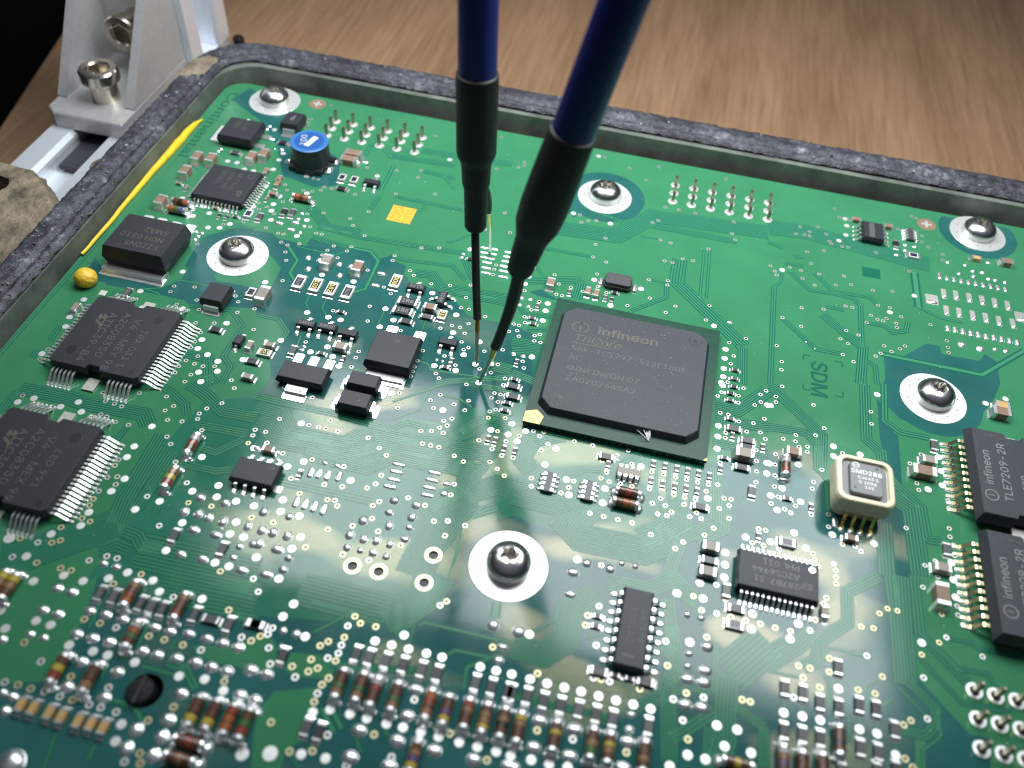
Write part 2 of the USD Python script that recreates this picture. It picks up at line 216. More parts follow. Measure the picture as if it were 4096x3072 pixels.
# ------------------------------------------------------------------ measured positions (mm on the board)
DATA={
'cB':'''-86.17 31.44 v;-83.53 31.73 v;-86.25 26.85 v;-76.72 34.56 v;-74.92 36.13 v;-86.27 17.52 v;-52.88 11.06 v;-47.4 11.07 v;18.73 -10.56 h;57.32 8.38 h''',
'c04':'''-86.2 23.89 h;-84.39 23.2 v;-76.83 19.3 h;-69.53 24.61 v''',
'd':'''-81.05 33.2;-79.22 33.26;-77.09 31.73;-75.29 31.82;-72.01 33.39;-76.94 45.58;-72.26 38.7;-72.21 36.5;-65.4 33.33;-52.95 37.42;-71.27 28.19;-69.82 31.45;-41.4 46.75;-13.61 57.13;-83.84 20.41;-79.8 16.4;-79.19 19.37;-75.19 19.44;-77.48 17.92;-72.84 16.25;-75.95 14.28;-74.05 14.81;-70.95 21.97;-74.87 2.64;-79.1 -3.54;-86.48 -7.79;-86.5 -11.93;-85.94 -13.93;-86.19 -19.94;-70.89 -5.3;-62.97 -6.32;-65.01 -10.66;-64.77 -12.53;-62.81 -13.33;-60.74 -14.14;-57.33 -12.73;-59.96 -15.99;-62.5 -16.92;-61.37 -18.56;-76.97 -6.85;-67.72 26.18;-63.42 28.5;-67.89 23.68;-67.49 21.85;-66.57 19.44;-60.55 21.27;-60.58 16.67;-52.86 8.57;-47.3 8.54;-61.05 4.2;-40.22 3.91;-39.76 -0.27;-38.16 1.81;-33.99 9.65;-28.83 5.84;-51.88 -0.51;-48.3 -0.53;-46.24 -0.57;-28.24 1.81;-25.36 -2.35;-53.47 -7.4;-46.11 -6.7;-48.22 -8.42;-44.61 -8.37;-43 -10;-29.12 -5.85;-25.7 -5.85;-30.77 22.23;-23.12 -3.77;-20.81 -3.02;-21.66 -7.3;-23.7 1.03;-15.18 37.7;-17.25 36.16;-8.08 36.78;-8.45 20.84;-0.32 20.95;-4.78 15.33;12.58 15.56;-19.32 23.59;-19.27 20.93;-19.46 18.33;-19.66 16.37;-14.99 12.78;-14.98 10.98;-14.98 8.6;-14.98 0.21;14.82 10.71;14.81 8.65;14.84 6.36;14.87 4.57;14.65 3.21;34.8 51.85;35.07 49.78;34.84 46.85;33.52 44.74;23.38 33.23;46.38 33.29;41.86 27.68;-82.44 -27.96;-84.2 -29.19;-78.05 -28.34;-76.14 -26.88;-74.8 -28.39;-64.13 -28.1;-64.75 -31.93;-64.79 -33.85;-63.29 -37.17;-63.96 -39.44;-65.05 -43.15;-64.97 -45.22;-67.84 -47.3;-72.47 -49.21 1.3;-69 -50.94;-57.16 -39.22;-59.59 -41.2;-55.1 -31.12;-50.9 -34.87;-53.81 -36.64;-50.32 -36.63;-47.59 -36.59;-45.02 -36.64;-52.83 -41.46;-46.23 -39.57;-46.23 -41.43;-44.36 -41.41;-52.9 -45.74;-46.25 -45.76;-44.36 -45.79;-55.95 -49.79;-63.2 -52.14;-48.92 -27.79;-41.59 -43.73;-33.65 -12.94;-44.28 -21.92;-25.42 -13.97;-17.7 -15.6;-15.07 -15.72;-15.03 -13.66;-41.44 -28.12;-43.26 -29.5;-34.16 -29.38;-41.75 -34.75;-41.32 -36.53;-38.69 -36.55;-37.31 -39.5;-37.76 -41.39;-12.79 -14.41;-13.57 -16.6;-7.86 -16.36;-8.83 -19.55;-5.4 -21.27;-4.62 -23.7;0.09 -21.3;0.15 -23.72;4.52 -16.14;14.3 -19.08;14.83 -5.57;14.9 -7.65;14.96 -9.95;14.91 2.69;21.9 0.57;22.21 -10.61;22.28 -12.49;19.85 -24;17.31 -27.13;17.39 -28.97;-1.67 -33.31;38.81 7.66;22.37 0.66;31.86 -4.76;31.87 -6.62;35.74 -5.21;47.33 -2.46;47.4 -5.04;47.35 -7.68;45.25 -8.97;31.5 -20.43;37.11 -20.35;26.33 -21.53;27.94 -23.57;27.13 -16.15;24.54 -14.51;22.96 -16.2;23.93 -18.41;26.73 -9.61;22.57 -10.57;23.18 -23.84;47.38 -20.61;55.69 10.67;58.98 12.54;-66.22 -53.79;-60.53 -52.24;-57.78 -51.12;-52.45 -50;-50.97 -51.18;-45.58 -50.77;-63.03 -58.32;-61.12 -58.38;-65.9 -60.09;-67.74 -58.21;-57.71 -60.08;-54.68 -60.08;-52.83 -60.08;-49.41 -60.09;-43.77 -60.35;-40.81 -59.95;-38.17 -60.66;-47.32 -66.92;-46.99 -68.75;-33.19 -66.66 1.3;-37.69 -45.81;-34.61 -48.55;-35.22 -50.44;-31.66 -52.18;-23.43 -50.6;-21.34 -50.59;-20.28 -49.01;-19.25 -50.57;-17.02 -50.54;-15.07 -50.53;-10.37 -50.55;-8.42 -50.53;-6.53 -50.47;-27.46 -60.49;-25.67 -59.67;-23.34 -59.61;-21.33 -59.63;-18.99 -59.63;-17.07 -59.59;-14.96 -59.58;-12.9 -59.59;-10.49 -59.61;-8.39 -59.59;-6.22 -59.57;-4.55 -59.62;-30.28 -65.86 1.5;-26.98 -65.12;-24.26 -64.88;-5.57 -45.04;-4.3 -50.52;-2.24 -50.53;-0.16 -50.49;1.86 -50.47;3.95 -50.5;6.02 -50.49;8.07 -50.46;10.12 -50.47;-2.23 -59.49;-0.19 -59.46;1.88 -59.28;13.01 -56.36;13.83 -41.02;11.6 -34.77;14.36 -32.51;14.95 -34.67;17.41 -30.92;21.3 -35.15;21.26 -37.3;17.88 -50.45;20.23 -50.37;18.93 -52.62;21.94 -52.61;14.87 -54.63;16.88 -54.61;47.34 -23.28;47.38 -25.87;27.05 -35.05;26.07 -37.38;42.45 -33.62;31.94 -42.37;25.51 -46.99;27.7 -46.86;29.76 -46.8;34.31 -46.72;36.33 -46.73;38.35 -48.69''',
'r06':'''-80.62 35.79 h;-73.43 41.6 k;-57.78 31.42 h;-80.69 -4.61 v 220;-63.78 -8.3 h;-55.7 -12.93 h;-68.61 19.35 v;-65.1 21.83 v;-63.63 22.12 v;-33.21 3.83 h 473;-36.05 1.83 h;-50.77 -9.11 v;43.88 46.67 v;-52.81 -43.61 v;-46.13 -43.82 v;17.06 -5.68 h;19.21 -7.43 h 223;19.22 -8.7 h;18.64 -12.59 h 222;20.26 -16.43 v;-0.59 -15.98 h;13.39 -20.93 h;15.26 -29.04 h;-16.42 -6.74 h;-15.96 -8.75 h;46.71 -0.57 v;46.82 -18.82 v;-57.57 -53.3 v 102;-55.75 -53.29 v 102;-52.24 -53.31 v 102;-50.8 -53.33 v 102;-49.37 -53.34 v 102;-45.41 -53 v 102;-43.23 -53.05 h;-40.96 -53.14 v;-38.01 -52.29 h;-37.75 -52.3 h;-33.24 -55.18 v;-25 -52.82 v;-23.37 -52.84 v;-21.34 -52.75 v;-19.24 -52.72 v;-16.99 -52.72 v;-15.05 -52.73 v;-10.43 -52.68 v;-8.47 -52.67 v;-6.44 -52.72 v;-27.45 -62.33 v;-25.9 -62.46 v;3.48 -47.64 h;9.08 -47.51 h;17.76 -32.86 v;19.13 -35.16 h;-4.23 -52.71 v;-2.23 -52.76 v;-0.19 -52.8 v;1.92 -52.74 v;3.97 -52.77 v;5.95 -52.81 v;10.07 -52.65 v;-6.06 -52.76 v;25.5 -44.07 v;27.67 -44.09 v;29.67 -44.79 v;31.89 -39.76 v;31.87 -44.8 v;34.28 -43.9 v;36.27 -43.88 v;25.51 -49.26 v;27.63 -49.2 v;29.69 -49.08 v;34.27 -48.99 v;36.27 -49.02 v;38.31 -45.87 v;38.23 -50.55 v;36.07 -51.22 v;32.1 -52.22 v''',
's':'''-83.95 36.48;-84.1 35.63;-86.42 46.73;-83.19 47.18;-78.31 46.45;-76.12 42.55 1.2 .7;-78.4 45.36;-73.05 39.89 .9 .9;-74.41 39.65 .4 .4;-56.52 40.96 1 .7;-77.4 12.68;-76.32 12.66;-76.56 11.7;-76.65 10.71;-62.14 22.83;-62.14 21.22;-60.43 19.64;-60.44 17.8;-49.61 -7.62;-42.68 -6.86;-29.11 -4.48 .5 .6;-28.17 -4.51 .5 .5;-31.68 20.77;-31.68 19.75;-19.44 12.92 .7 .7;-17.98 13.02 .7 .7;-19.4 11.2 .7 .7;-17.92 11.22 .7 .7;-16.35 0.05 .8 .8;-17.89 0.09 .8 .8;15.12 17.23 .8 .6;45.71 47.29 .8 .7;47.44 47.32 .8 .7;45.65 45.67 .8 .7;43.97 43.81 1 .8;27.74 16.25 .35 .35;29.13 15.04 .35 .35;53.19 44.56;56.29 44.73;60.64 46.79 .8 .7;57.51 43.44 .8 .8;54.91 41.92 .8 .8;59.22 43.57 .9 .8;57.48 41.91 .8 .8;60.09 42.06 .8 .8;61.26 42.04 .8 .8;62.99 41.9 .8 .8;53.43 23.23 1.3 1.3;56.36 23.06 1.3 1.3;58.87 23.71 .8 .8;60.6 23.76 .9 .9;-48.56 -27.7 1 1;-45.41 -27.65 .8 .8;-44.9 -28.85 1 .8;-46.27 -29.23 .6 .6;-38.58 -27.49 .9 .8;-36.8 -27.51 .9 .8;-36.31 -27.68 .7 .5;-21.38 -26.35 1.1 .9;-21.22 -28.08 1.1 1;0.88 -14.98 .7 .5;0.97 -15.91 .7 .5;-34.5 -52.12 .9 1;-32.84 -52.13 1 1.1''',
'c06':'''-72.73 31.74 v;-69.52 30.35 v;-69.27 28.95 v;-86.33 -10.14 v;-57.36 -10.19 v;-54.98 -16.15 h;-68.79 25.94 h;-54.44 -9.2 h;-9 17.17 v;-7.52 17.03 v;36.69 51.58 h;42.7 51.33 h;58.27 46.72 h tan;-46.67 -27.81 h;33.84 -20.67 h;-58.71 -67.78 v tan;-57.22 -67.8 v tan;-55.28 -67.77 v tan;-53.77 -67.84 v tan;-51.75 -67.85 v tan;-50.26 -67.8 v tan;-48.8 -67.82 v tan;30.22 -32.81 v''',
'c12':'''-59.09 41.56 h;-59.22 39.53 h;-59.75 0.56 v;44.51 -6.55 h;45.22 -26.51 v''',
'r08':'''-58.83 34.58 v yellow;-56.49 34.59 v yellow;-70.72 19.49 v pale;-62.03 0.96 v tan;-30.89 4.85 v 332;-54.64 -10.77 h 102;46.84 44.18 h pale;25.34 -23.54 h;19.11 -37.37 h''',
'v':'''-65.42 33.25 1;-63.93 33.06;-62.94 33.04;-61.11 31.22;-59.64 31.21;-64.32 29.08;-62.73 29.3;-61.36 30.11;-67.17 28.24;-68.12 29.65;-71.34 28.24;-72.67 29.85;-56.13 40.92;-55.62 39.32;-50.05 40.25;-45.63 41.7;-45.59 39.39;-69.61 57.4;-72.45 51.28;-71.55 51.37;-71.43 49.02;-71.59 50.04;-71.62 47.96;-46.28 53.61;-33.6 57.42;-31.95 46.67;-12.35 57.21;-7.06 54.93;-1.44 57.37;-3.38 52.25;11.78 57.45;-27.21 50.41;-27.05 49.38;-28.05 48.46;-73.85 15.86;-70.85 17.58;-73.29 20.8;-75.74 9.74;-74.56 -0.93;-74.54 -2.27;-71.36 -0.18;-69.69 -2.86;-68.37 -4.74;-64.25 -0.23;-63.28 -1.35;-62.37 -3.62;-72.22 -4.68;-67.56 -7.61;-64.76 -6.85;-65.84 -9.34;-65.85 -11.37;-65.85 -12.64;-64.05 -14;-65.33 -15.29;-65.82 -16.66;-63.84 -15.59;-62.4 -15.66;-60.77 -15.18;-65.77 -17.97;-63.35 -17.7;-63.59 -19.2;-57.21 -17.07;-58.39 -6.42;-60.15 -2.08;-85.83 -18.9;-85.85 -21;-62.74 1.08;-70.48 23.27;-68.66 22.63;-69.74 21.58;-66.72 21.17;-66.58 24.87;-61.15 22.93;-59.35 19.7;-66.5 17.12;-63.92 16.44;-62.96 16.48;-62.51 14.35;-61.19 13.96;-59.38 14.84;-60.81 12.17;-59.86 10.22;-58.5 5.36;-57.69 18.36;-56.67 18.38;-58.47 24.03;-52.32 22.25;-51 26.78;-49.48 20.28;-53.59 16.07;-50.68 16.75;-51 15.47;-54.23 14.69;-54.64 13.3;-51.89 13.37;-39.01 20.06;-36.07 20.97;-42.81 16.71;-42.77 15.46;-47.91 33.27;-55.04 30.9;-41.08 35.39;-39.16 13.83;-38.17 12.92;-34.78 11.76;-31.66 12.33;-28.39 13.41;-46 11.88;-42.08 8.71;-40.49 7.53;-42.82 3.74;-42.02 0.41;-48.08 1.08;-28.33 10.2;-28.5 7.66;-27.17 7.69;-24.21 6.81;-26.39 4.5;-28.84 3.31;-27.49 3.3;-30.48 2.2;-36.35 -0.09;-26.43 2.21;-26.39 0.23;-25.05 -0.68;-25.63 -1.32;-22.46 -0.72;-19.74 0.41;-19.72 4.61;-28.18 -3.43;-31.74 -3.32;-31.89 -5.58;-31.95 -6.9;-31.93 -7.89;-31.93 -8.87;-28.42 -7.31;-27.73 -8.09;-26.02 -4.82;-19.74 -2.84;-22.24 -4.52;-20.38 -4.77;-21.29 -5.36;-18.01 -5.32;-49.68 -6.64;-41.16 -6.27;-41.16 -7.59;-41.14 -9.61;-50.88 -10.21;-55.55 -8.19;-53.46 23.93;-27.33 33.95;-25.14 28.77;-29.62 28.28;-25.47 19.58;-25.53 18.38;-25.4 17.04;-13.93 37.63;-13.32 35.54;-12.16 36.36;-10.72 36.82;-17.18 31.68;-9.75 30.14;-8.3 32.43;-9.63 26.65;-7.21 25.99;1.41 34.96;3.28 34.63;-0.62 39.48;0.33 40.38;1.19 44.82;3.72 44.79;6.9 44.71;14.15 44.32;14.06 40.72;14.69 39.1;10.11 35.06;5.86 30.89;7.68 30.97;2.78 29.39;4.21 29.35;0.68 23.63;3.93 24.4;3.95 23.25;1.41 19.09;-2.01 16.16;5.86 18.39;4.42 16.4;11.45 20.21;17.92 14.13;11.16 16.54;15.32 12.38;16.2 9.58;15.85 7.73;15.62 3.61;-8.21 22.45;-7.59 19.28;-9.84 17.41;-8.34 17.27;-5.92 18.24;-15.25 20.08;-14.13 17.99;-11.98 17.74;-14.03 15.4;-13.04 15.34;-16.44 12.83;-17.27 10.52;-18.02 8.6;-17.66 7.32;-19.35 6.49;-18.47 6.45;-18.47 5.17;-17.96 4.03;-15.54 4.88;-14.79 5.4;-15.34 3.74;-14.33 3.66;-16.17 -1.11;-15.7 -2.41;-19.36 14.67;32.94 54.38;33.76 51.96;26.41 46.7;28.17 45.74;25.63 44.31;27.22 44.57;28.18 44.52;31.22 46;29.67 47.62;31.78 43.99;32.13 43.45;34.08 43.21;35.18 43.28;27.72 39.62;30.75 40.96;40.21 43.33;47.48 56.67;48.36 56.29;49.04 51.05;49.91 47.93;48.9 49.16;44.71 51.75;52.39 46.6;52.29 44.9;45.93 39.73;28.42 36.55;24.68 34.37;21.28 33.71;22.07 32.51;22.46 31.59;26.69 34.03;29.85 34.1;26.98 31.97;34.22 34.87;29.1 30.84;32.76 32.01;35.43 32.92;39.18 32.51;42.6 33.31;39.91 28.87;41.9 28.87;34.35 26.99;35.49 27;30.6 25.04;26.89 24.3;38.61 25.89;39.64 25.19;41.22 25.89;40.56 25.12;43.71 27.07;42.78 25.2;42.82 24.16;37.81 23.92;48.55 26.55;26.84 19.69;23.74 20.86;34.31 20.9;36.33 20.41;33.31 18.6;34.52 17.81;22.97 13.91;40.45 19.06;43.02 19.09;43.89 20.02;41.61 18.05;39.8 17.11;38.95 16.2;33.62 14.98;35.32 13.86;23.86 10.54;23.85 8.73;50.96 23.35;51 21.76;50.98 20.61;-73.77 -24.33;-68.77 -23.01;-72.58 -25.7;-71.13 -25.8;-69.93 -25.95;-64.76 -22.54;-62.98 -23.89;-63.73 -24.96;-62.6 -26.45;-60.54 -26.15;-58.66 -25.13;-58.88 -24.17;-58.27 -23.02;-56.64 -21.51;-56.16 -18.37;-71.98 -28.09;-70.98 -28.2;-72.95 -28.74;-69.35 -28.76;-67.36 -28.74;-61.28 -29.2;-60.19 -30.23;-57.18 -26.83;-58.14 -32.84;-55.11 -35.58;-65.64 -34.54;-65.63 -35.54;-65.61 -37.57;-64.37 -37.13;-63.96 -38.32;-65.54 -39.86;-65.56 -41.15;-65.55 -42.14;-65.38 -44.2;-64.17 -44.37;-67.2 -46.1;-71.17 -48.86;-68.76 -48.81;-67.09 -48.41;-66.24 -47.82;-59.09 -38.94;-53.48 -38.43;-50.35 -38.16;-55.44 -42.63;-44.58 -38.39;-50.05 -27.2;-49.99 -25.76;-50.09 -24.75;-59.55 -48.39;-58.18 -48.33;-61.34 -49.47;-70.57 -51.45;-67.28 -51.41;-64.08 -51.33;-62.69 -51.29;-54.25 -49.58;-45.07 -46.71;-84.25 -27.92;-81.34 -28.66;-79.21 -28.61;-49.26 -16.17;-44.57 -16.92;-32.57 -11.63;-32.54 -12.57;-31.9 -15.41;-26.61 -11.22;-27.71 -12.64;-26.87 -13.97;-24.12 -12.44;-22.24 -11.14;-22.3 -13.08;-23.71 -15.12;-24.74 -15.86;-24.03 -16.55;-24.96 -17.26;-24.22 -18.04;-25.92 -18.15;-27.4 -18.55;-26.5 -20.68;-25.3 -20.68;-24.1 -20.66;-21.59 -21.53;-20.08 -22.15;-18.93 -17.9;-16.45 -21.2;-16.71 -18.91;-15.11 -19.67;-15.2 -22.09;-13.96 -22.97;-15.1 -17.04;-16.71 -15.58;-18.6 -13.5;-16.2 -12.91;-18.69 -12.32;-17.95 -11.7;-17.96 -10.19;-19.11 -9.65;-17.93 -8.67;-18.88 -8.64;-17.96 -6.69;-23.38 -8.14;-47.58 -21.98;-43.12 -21.92;-41.69 -21.89;-40.62 -21.85;-38.8 -21.84;-40.46 -20.29;-34.25 -21.79;-32.17 -23.08;-30.8 -24;-48.53 -24.7;-47.57 -26.46;-44.75 -27.56;-40.46 -27.49;-35.83 -27.43;-30.4 -27.44;-30.7 -29.02;-31.59 -29.96;-34.89 -30.67;-37.35 -30.96;-42.04 -31.21;-40 -33.2;-36.05 -33.17;-35.06 -33.01;-34.46 -33.74;-29.94 -32.44;-29.29 -31.62;-29.35 -34.41;-31.44 -36.13;-27.95 -36.06;-34.38 -37.48;-24.47 -37.27;-25.73 -30;-23.19 -30.55;-21.33 -32.63;-19.55 -32.11;-19.3 -34.4;-17.14 -32.2;-20.3 -26.18;-20.29 -28.01;-41.57 -38.36;-36.16 -40.75;-31.2 -40.5;-27.72 -40.43;-13.48 -15.55;-11.67 -14.09;-10.16 -13.88;-10.58 -14.78;-9.15 -15.86;-9.86 -17.24;-13.48 -19.63;-5.54 -14.34;-2.82 -14.33;2.35 -13.85;-1.06 -16.69;3.17 -16.09;-0.12 -18.51;-0.74 -19.71;0.47 -20.03;-4.38 -21.23;-4.85 -22.47;-5.72 -23.66;-10.21 -22.34;-9.92 -23.67;2.08 -19.9;3.7 -19.9;6.14 -16.71;7.83 -16.67;9.54 -16.69;11.11 -16.69;12.66 -16.71;14.22 -16.69;15.48 -16.38;6.16 -19.69;9.56 -19.73;11.11 -19.72;12.65 -19.69;7.87 -20.85;13.99 -17.92;6.86 -21.95;8.66 -21.87;11.15 -20.97;7.77 -23.51;9.03 -23.45;9.6 -22.68;12.12 -22.76;13 -21.89;13.71 -22.65;16.55 -18.42;17.52 -18.33;17.32 -19.5;16.01 -20.32;17.45 -21.59;15.49 -23.73;14.34 -25.16;11.63 -27.02;10.7 -28.28;7.24 -27.01;4.55 -25.86;2.57 -25.83;0.64 -25.88;-1.29 -25.85;1.52 -33.33;20.58 -8.63;20.75 -10.63;20.82 -12.52;20.84 -14.45;21.52 -22.18;22.47 -22.17;20.77 -24.64;22.29 -24.64;15.56 -12.42;15.98 -6.62;15.99 -7.61;19.05 -5.53;17.8 -3.88;17.5 -0.16;17.45 1.29;14.3 0.31;14.83 1.26;14.91 -2.96;16.14 -2.96;18.13 3.05;20.79 2.49;20.91 0.96;20.01 0.08;19.96 -3.61;21.06 -5.12;21.56 -2.28;21.84 -6.18;21.61 3.51;24.06 5.16;23.16 2.74;23.19 1.59;28.93 2.63;30.53 -1.6;29.23 -3.37;26.32 -4.15;24.46 -5.4;26.28 -5.37;26.81 -6.29;28.04 -5.9;28 -6.9;23.44 -8.61;23.41 -10.55;23.47 -12.54;30.14 -9.61;33.17 -5.67;28.95 -12.16;28.74 -13.39;23.44 -14.48;24.01 -16.15;23.05 -17.53;26.45 -17.03;24.96 -17.97;25.8 -18.38;28.62 -17.96;31.01 -17.21;31.01 -19.28;37.67 3.77;37.66 1.3;44.74 -2.68;42.96 -4.88;43.71 -8.28;43.91 -9.44;47.88 -10.2;47.91 -11.54;41.64 -16.58;47.62 -15.04;47.59 -16.43;47.94 -17.65;47.85 -19.39;45.22 -20.92;43.76 -22;32.85 -21.63;34.51 -21.48;35.29 -22.1;31.64 -25.05;31.88 -25.98;28.89 -24.17;29.15 -25.1;29.53 -25.98;24.37 -24.66;-56.82 -51.65;-49.02 -51.41;-41.84 -51.29;-57.72 -56.72;-55.72 -56.73;-53.62 -56.75;-49.41 -56.75;-47.47 -56.72;-45.09 -56.77;-42.78 -56.81;-38.9 -54.15;-37.63 -54.27;-55.49 -63.42;-59.7 -62.66;-62.81 -61.07;-59.01 -65.79;-60.61 -65.76;-62.21 -65.82;-57.35 -65.7;-55.43 -65.78;-53.89 -65.79;-51.83 -65.82;-50.44 -65.79;-48.55 -65.84;-50.77 -63.53;-44.72 -65.83;-42.72 -63.74;-38.55 -59.61;-43.85 -69.29;-45 -70.46;-43.29 -70.21;-40.71 -46.61;-39.41 -48.11;-26.82 -48.19;-25.87 -48.89;-27.23 -49.59;-23.93 -48.84;-27.13 -51.1;-27.12 -52.1;-28.78 -52.06;-29.52 -52.8;-27.12 -53.13;-28.11 -54.02;-27.1 -54.1;-29.92 -54.68;-28.8 -55.48;-29.7 -56.11;-31.75 -56.02;-30.92 -57.14;-34.32 -56.39;-35.27 -54.58;-36.81 -53.45;-36.04 -53.02;-35.83 -52.12;-27.15 -56.27;-27.61 -57.21;-27.73 -58.29;-27.74 -59.31;-31.53 -62.67;-28.32 -65.14;-25.93 -64.48;-24.96 -62.45;-19.96 -61.12;-17.31 -63;-16.76 -56.24;-11.76 -58.94;-17.17 -44.13;-16.53 -43.39;-9.53 -47.76;-7 -60.72;-21.78 -65.11;2.16 -39.13;0.96 -40.74;0.9 -42.09;2.65 -44.35;2.99 -48.45;3.92 -48.4;4.93 -48.42;8.56 -48.42;-3.58 -49.61;10.91 -41.66;11.46 -44.71;12.58 -48.64;14.03 -47.53;16.09 -47.53;13.94 -50.84;14.74 -52.87;20.59 -46.66;21.56 -46.65;13.71 -34.63;16.48 -32.24;17.8 -34.05;14.91 -36.33;16.81 -36.29;18.61 -36.27;20.48 -36.3;22.33 -36.29;15.84 -39.82;-2.25 -56.15;1.89 -56.13;8.05 -56.05;31.9 -27;31.9 -27.96;30.6 -30.4;30.26 -31.37;29.19 -33.92;30.31 -33.99;28.53 -35.58;26.1 -36.3;24.2 -36.32;34.96 -33.35;36.51 -33.16;37.36 -30.87;38.42 -29.89;39.66 -29.88;43.23 -25.48;45.34 -23.37;45.33 -28.88;47.42 -27.16;47.45 -28.46;47.93 -29.73;45.61 -32.06;44.63 -33.03;42.32 -35.25;42.3 -38.3;49.88 -33.55;35.51 -37.18;30.92 -38.71;30.87 -40.51;27.16 -40.67;28.55 -40.61;27.72 -42.06;29.73 -42.77;26.65 -44.82;37.29 -39.47;34.3 -41.91;36.32 -41.86;39.5 -44.88;40.39 -44.13;42.35 -43.42;39.41 -48.86;40.2 -49.64''',
'sot':'''-52.99 34.43 h;-36.71 9.52 h;-50.76 -3.52 h;-47.33 -3.3 h;-43.84 -3.58 h;-28.25 -1.07 h''',
'melf':'''-82.83 18.45 h brown,black,orange;-82.62 16.38 h orange,green,blue;-63.27 26.12 h orange,brown,tan;-56.98 -29.92 v silver,red,brown;-57.25 -35.85 v tan,yellow,red;3.27 -21.56 h brown,red,brown;3.17 -23.45 h brown,orange,tan;24.77 -11 v silver,brown,red;-53.87 -52.58 v tan,brown,red,orange;-47.4 -52.61 v tan,brown,brown,red;-51.09 -57.26 v silver,orange,green,brown;-57 -63.15 v brown,yellow,red;-53.01 -63.24 v brown,brown,tan;-68.12 -55.41 v yellow,tan,brown;-40.07 -63.81 v brown,brown,yellow;-38.03 -63.75 v brown,brown,yellow;-35.96 -63.75 v red,orange,orange;-34.09 -63.8 v brown,green,red;-38.98 -67.12 h brown,red,brown;-39.13 -68.98 h brown,tan,brown;-69.56 -55.31 v yellow,tan,orange;-25.56 -56.86 v brown,brown,green,tan;-23.18 -56.67 v brown,brown,green,tan;-21.4 -56.77 v silver,red,brown,brown;-18.97 -56.77 v brown,brown,green,tan;-14.95 -56.63 v orange,red,brown,tan;-12.85 -56.78 v brown,brown,violet,yellow;-10.45 -56.57 v red,tan,brown,brown;-8.34 -56.58 v brown,tan,tan,yellow;-6.25 -56.58 v brown,tan,black,brown;-14.9 -62.56 v brown,tan,violet,yellow;-4.32 -56.62 v yellow,tan,brown,brown;-0.18 -56.57 v brown,yellow,brown,brown;4.03 -56.35 v brown,tan,green;5.99 -56.38 v brown,yellow,tan,brown;9.95 -56.29 v brown,brown,tan,brown;20.27 -54.46 h brown,yellow,brown;31.74 -49 v brown,brown,black,brown;25.42 -52.9 v silver,tan,violet,brown;27.55 -53.01 v brown,brown,red;29.81 -52.7 v brown,brown,red''',
'r04':'''-75.41 17.64 v;-74.13 17.71 v;-72.64 18.25 h;-46.7 1.01 h;-46.43 -8.38 h;-42.93 -8.49 v;-26.84 -4.29 v;-26.85 -5.05 v;-27.37 -5.82 h;-30.11 19.55 h;-4.59 18.43 h;-5.93 16.84 v;-4.81 16.6 v;-11.97 16.4 v;-16.45 11.56 v;-16.72 8.51 h;-16.36 7.29 h;-17.03 -1.67 v;-16.57 -5.27 h;16.59 6.36 h;16.59 4.47 h;-16.56 -8.61 h;-16.56 -10.14 h;-16.56 -11.65 h;-17.68 -17.44 v;-16.65 -17.43 v;-15.05 -18.53 v;-41.19 -30.28 v;16.62 2.76 h;16.17 1.29 h;16.21 -0.15 h;16.5 -3.88 h;16.98 -6.99 v;16.09 -11.51 h;15.64 -13.54 v;21.5 -7.93 v;-0.1 -17.19 v;-13.46 -18.51 v;6.17 -15.34 v;7.85 -15.29 v;9.55 -15.3 v;11.1 -15.32 v;12.66 -15.3 v;14.23 -15.32 v;6.17 -18.34 v;7.88 -18.48 v;9.58 -18.41 v;11.18 -18.37 v;12.7 -18.4 v;21.52 -23.48 v;25.22 -16.21 h;28.6 -16.76 v;2.2 -40.64 h;2.2 -42 h;5.44 -47.54 h;7.22 -47.51 h''',
'p':'''-84.46 -5.56 1.0 1.0;-43 -33.34 1 1''',
'sod':'''-59.26 -9.71 v''',
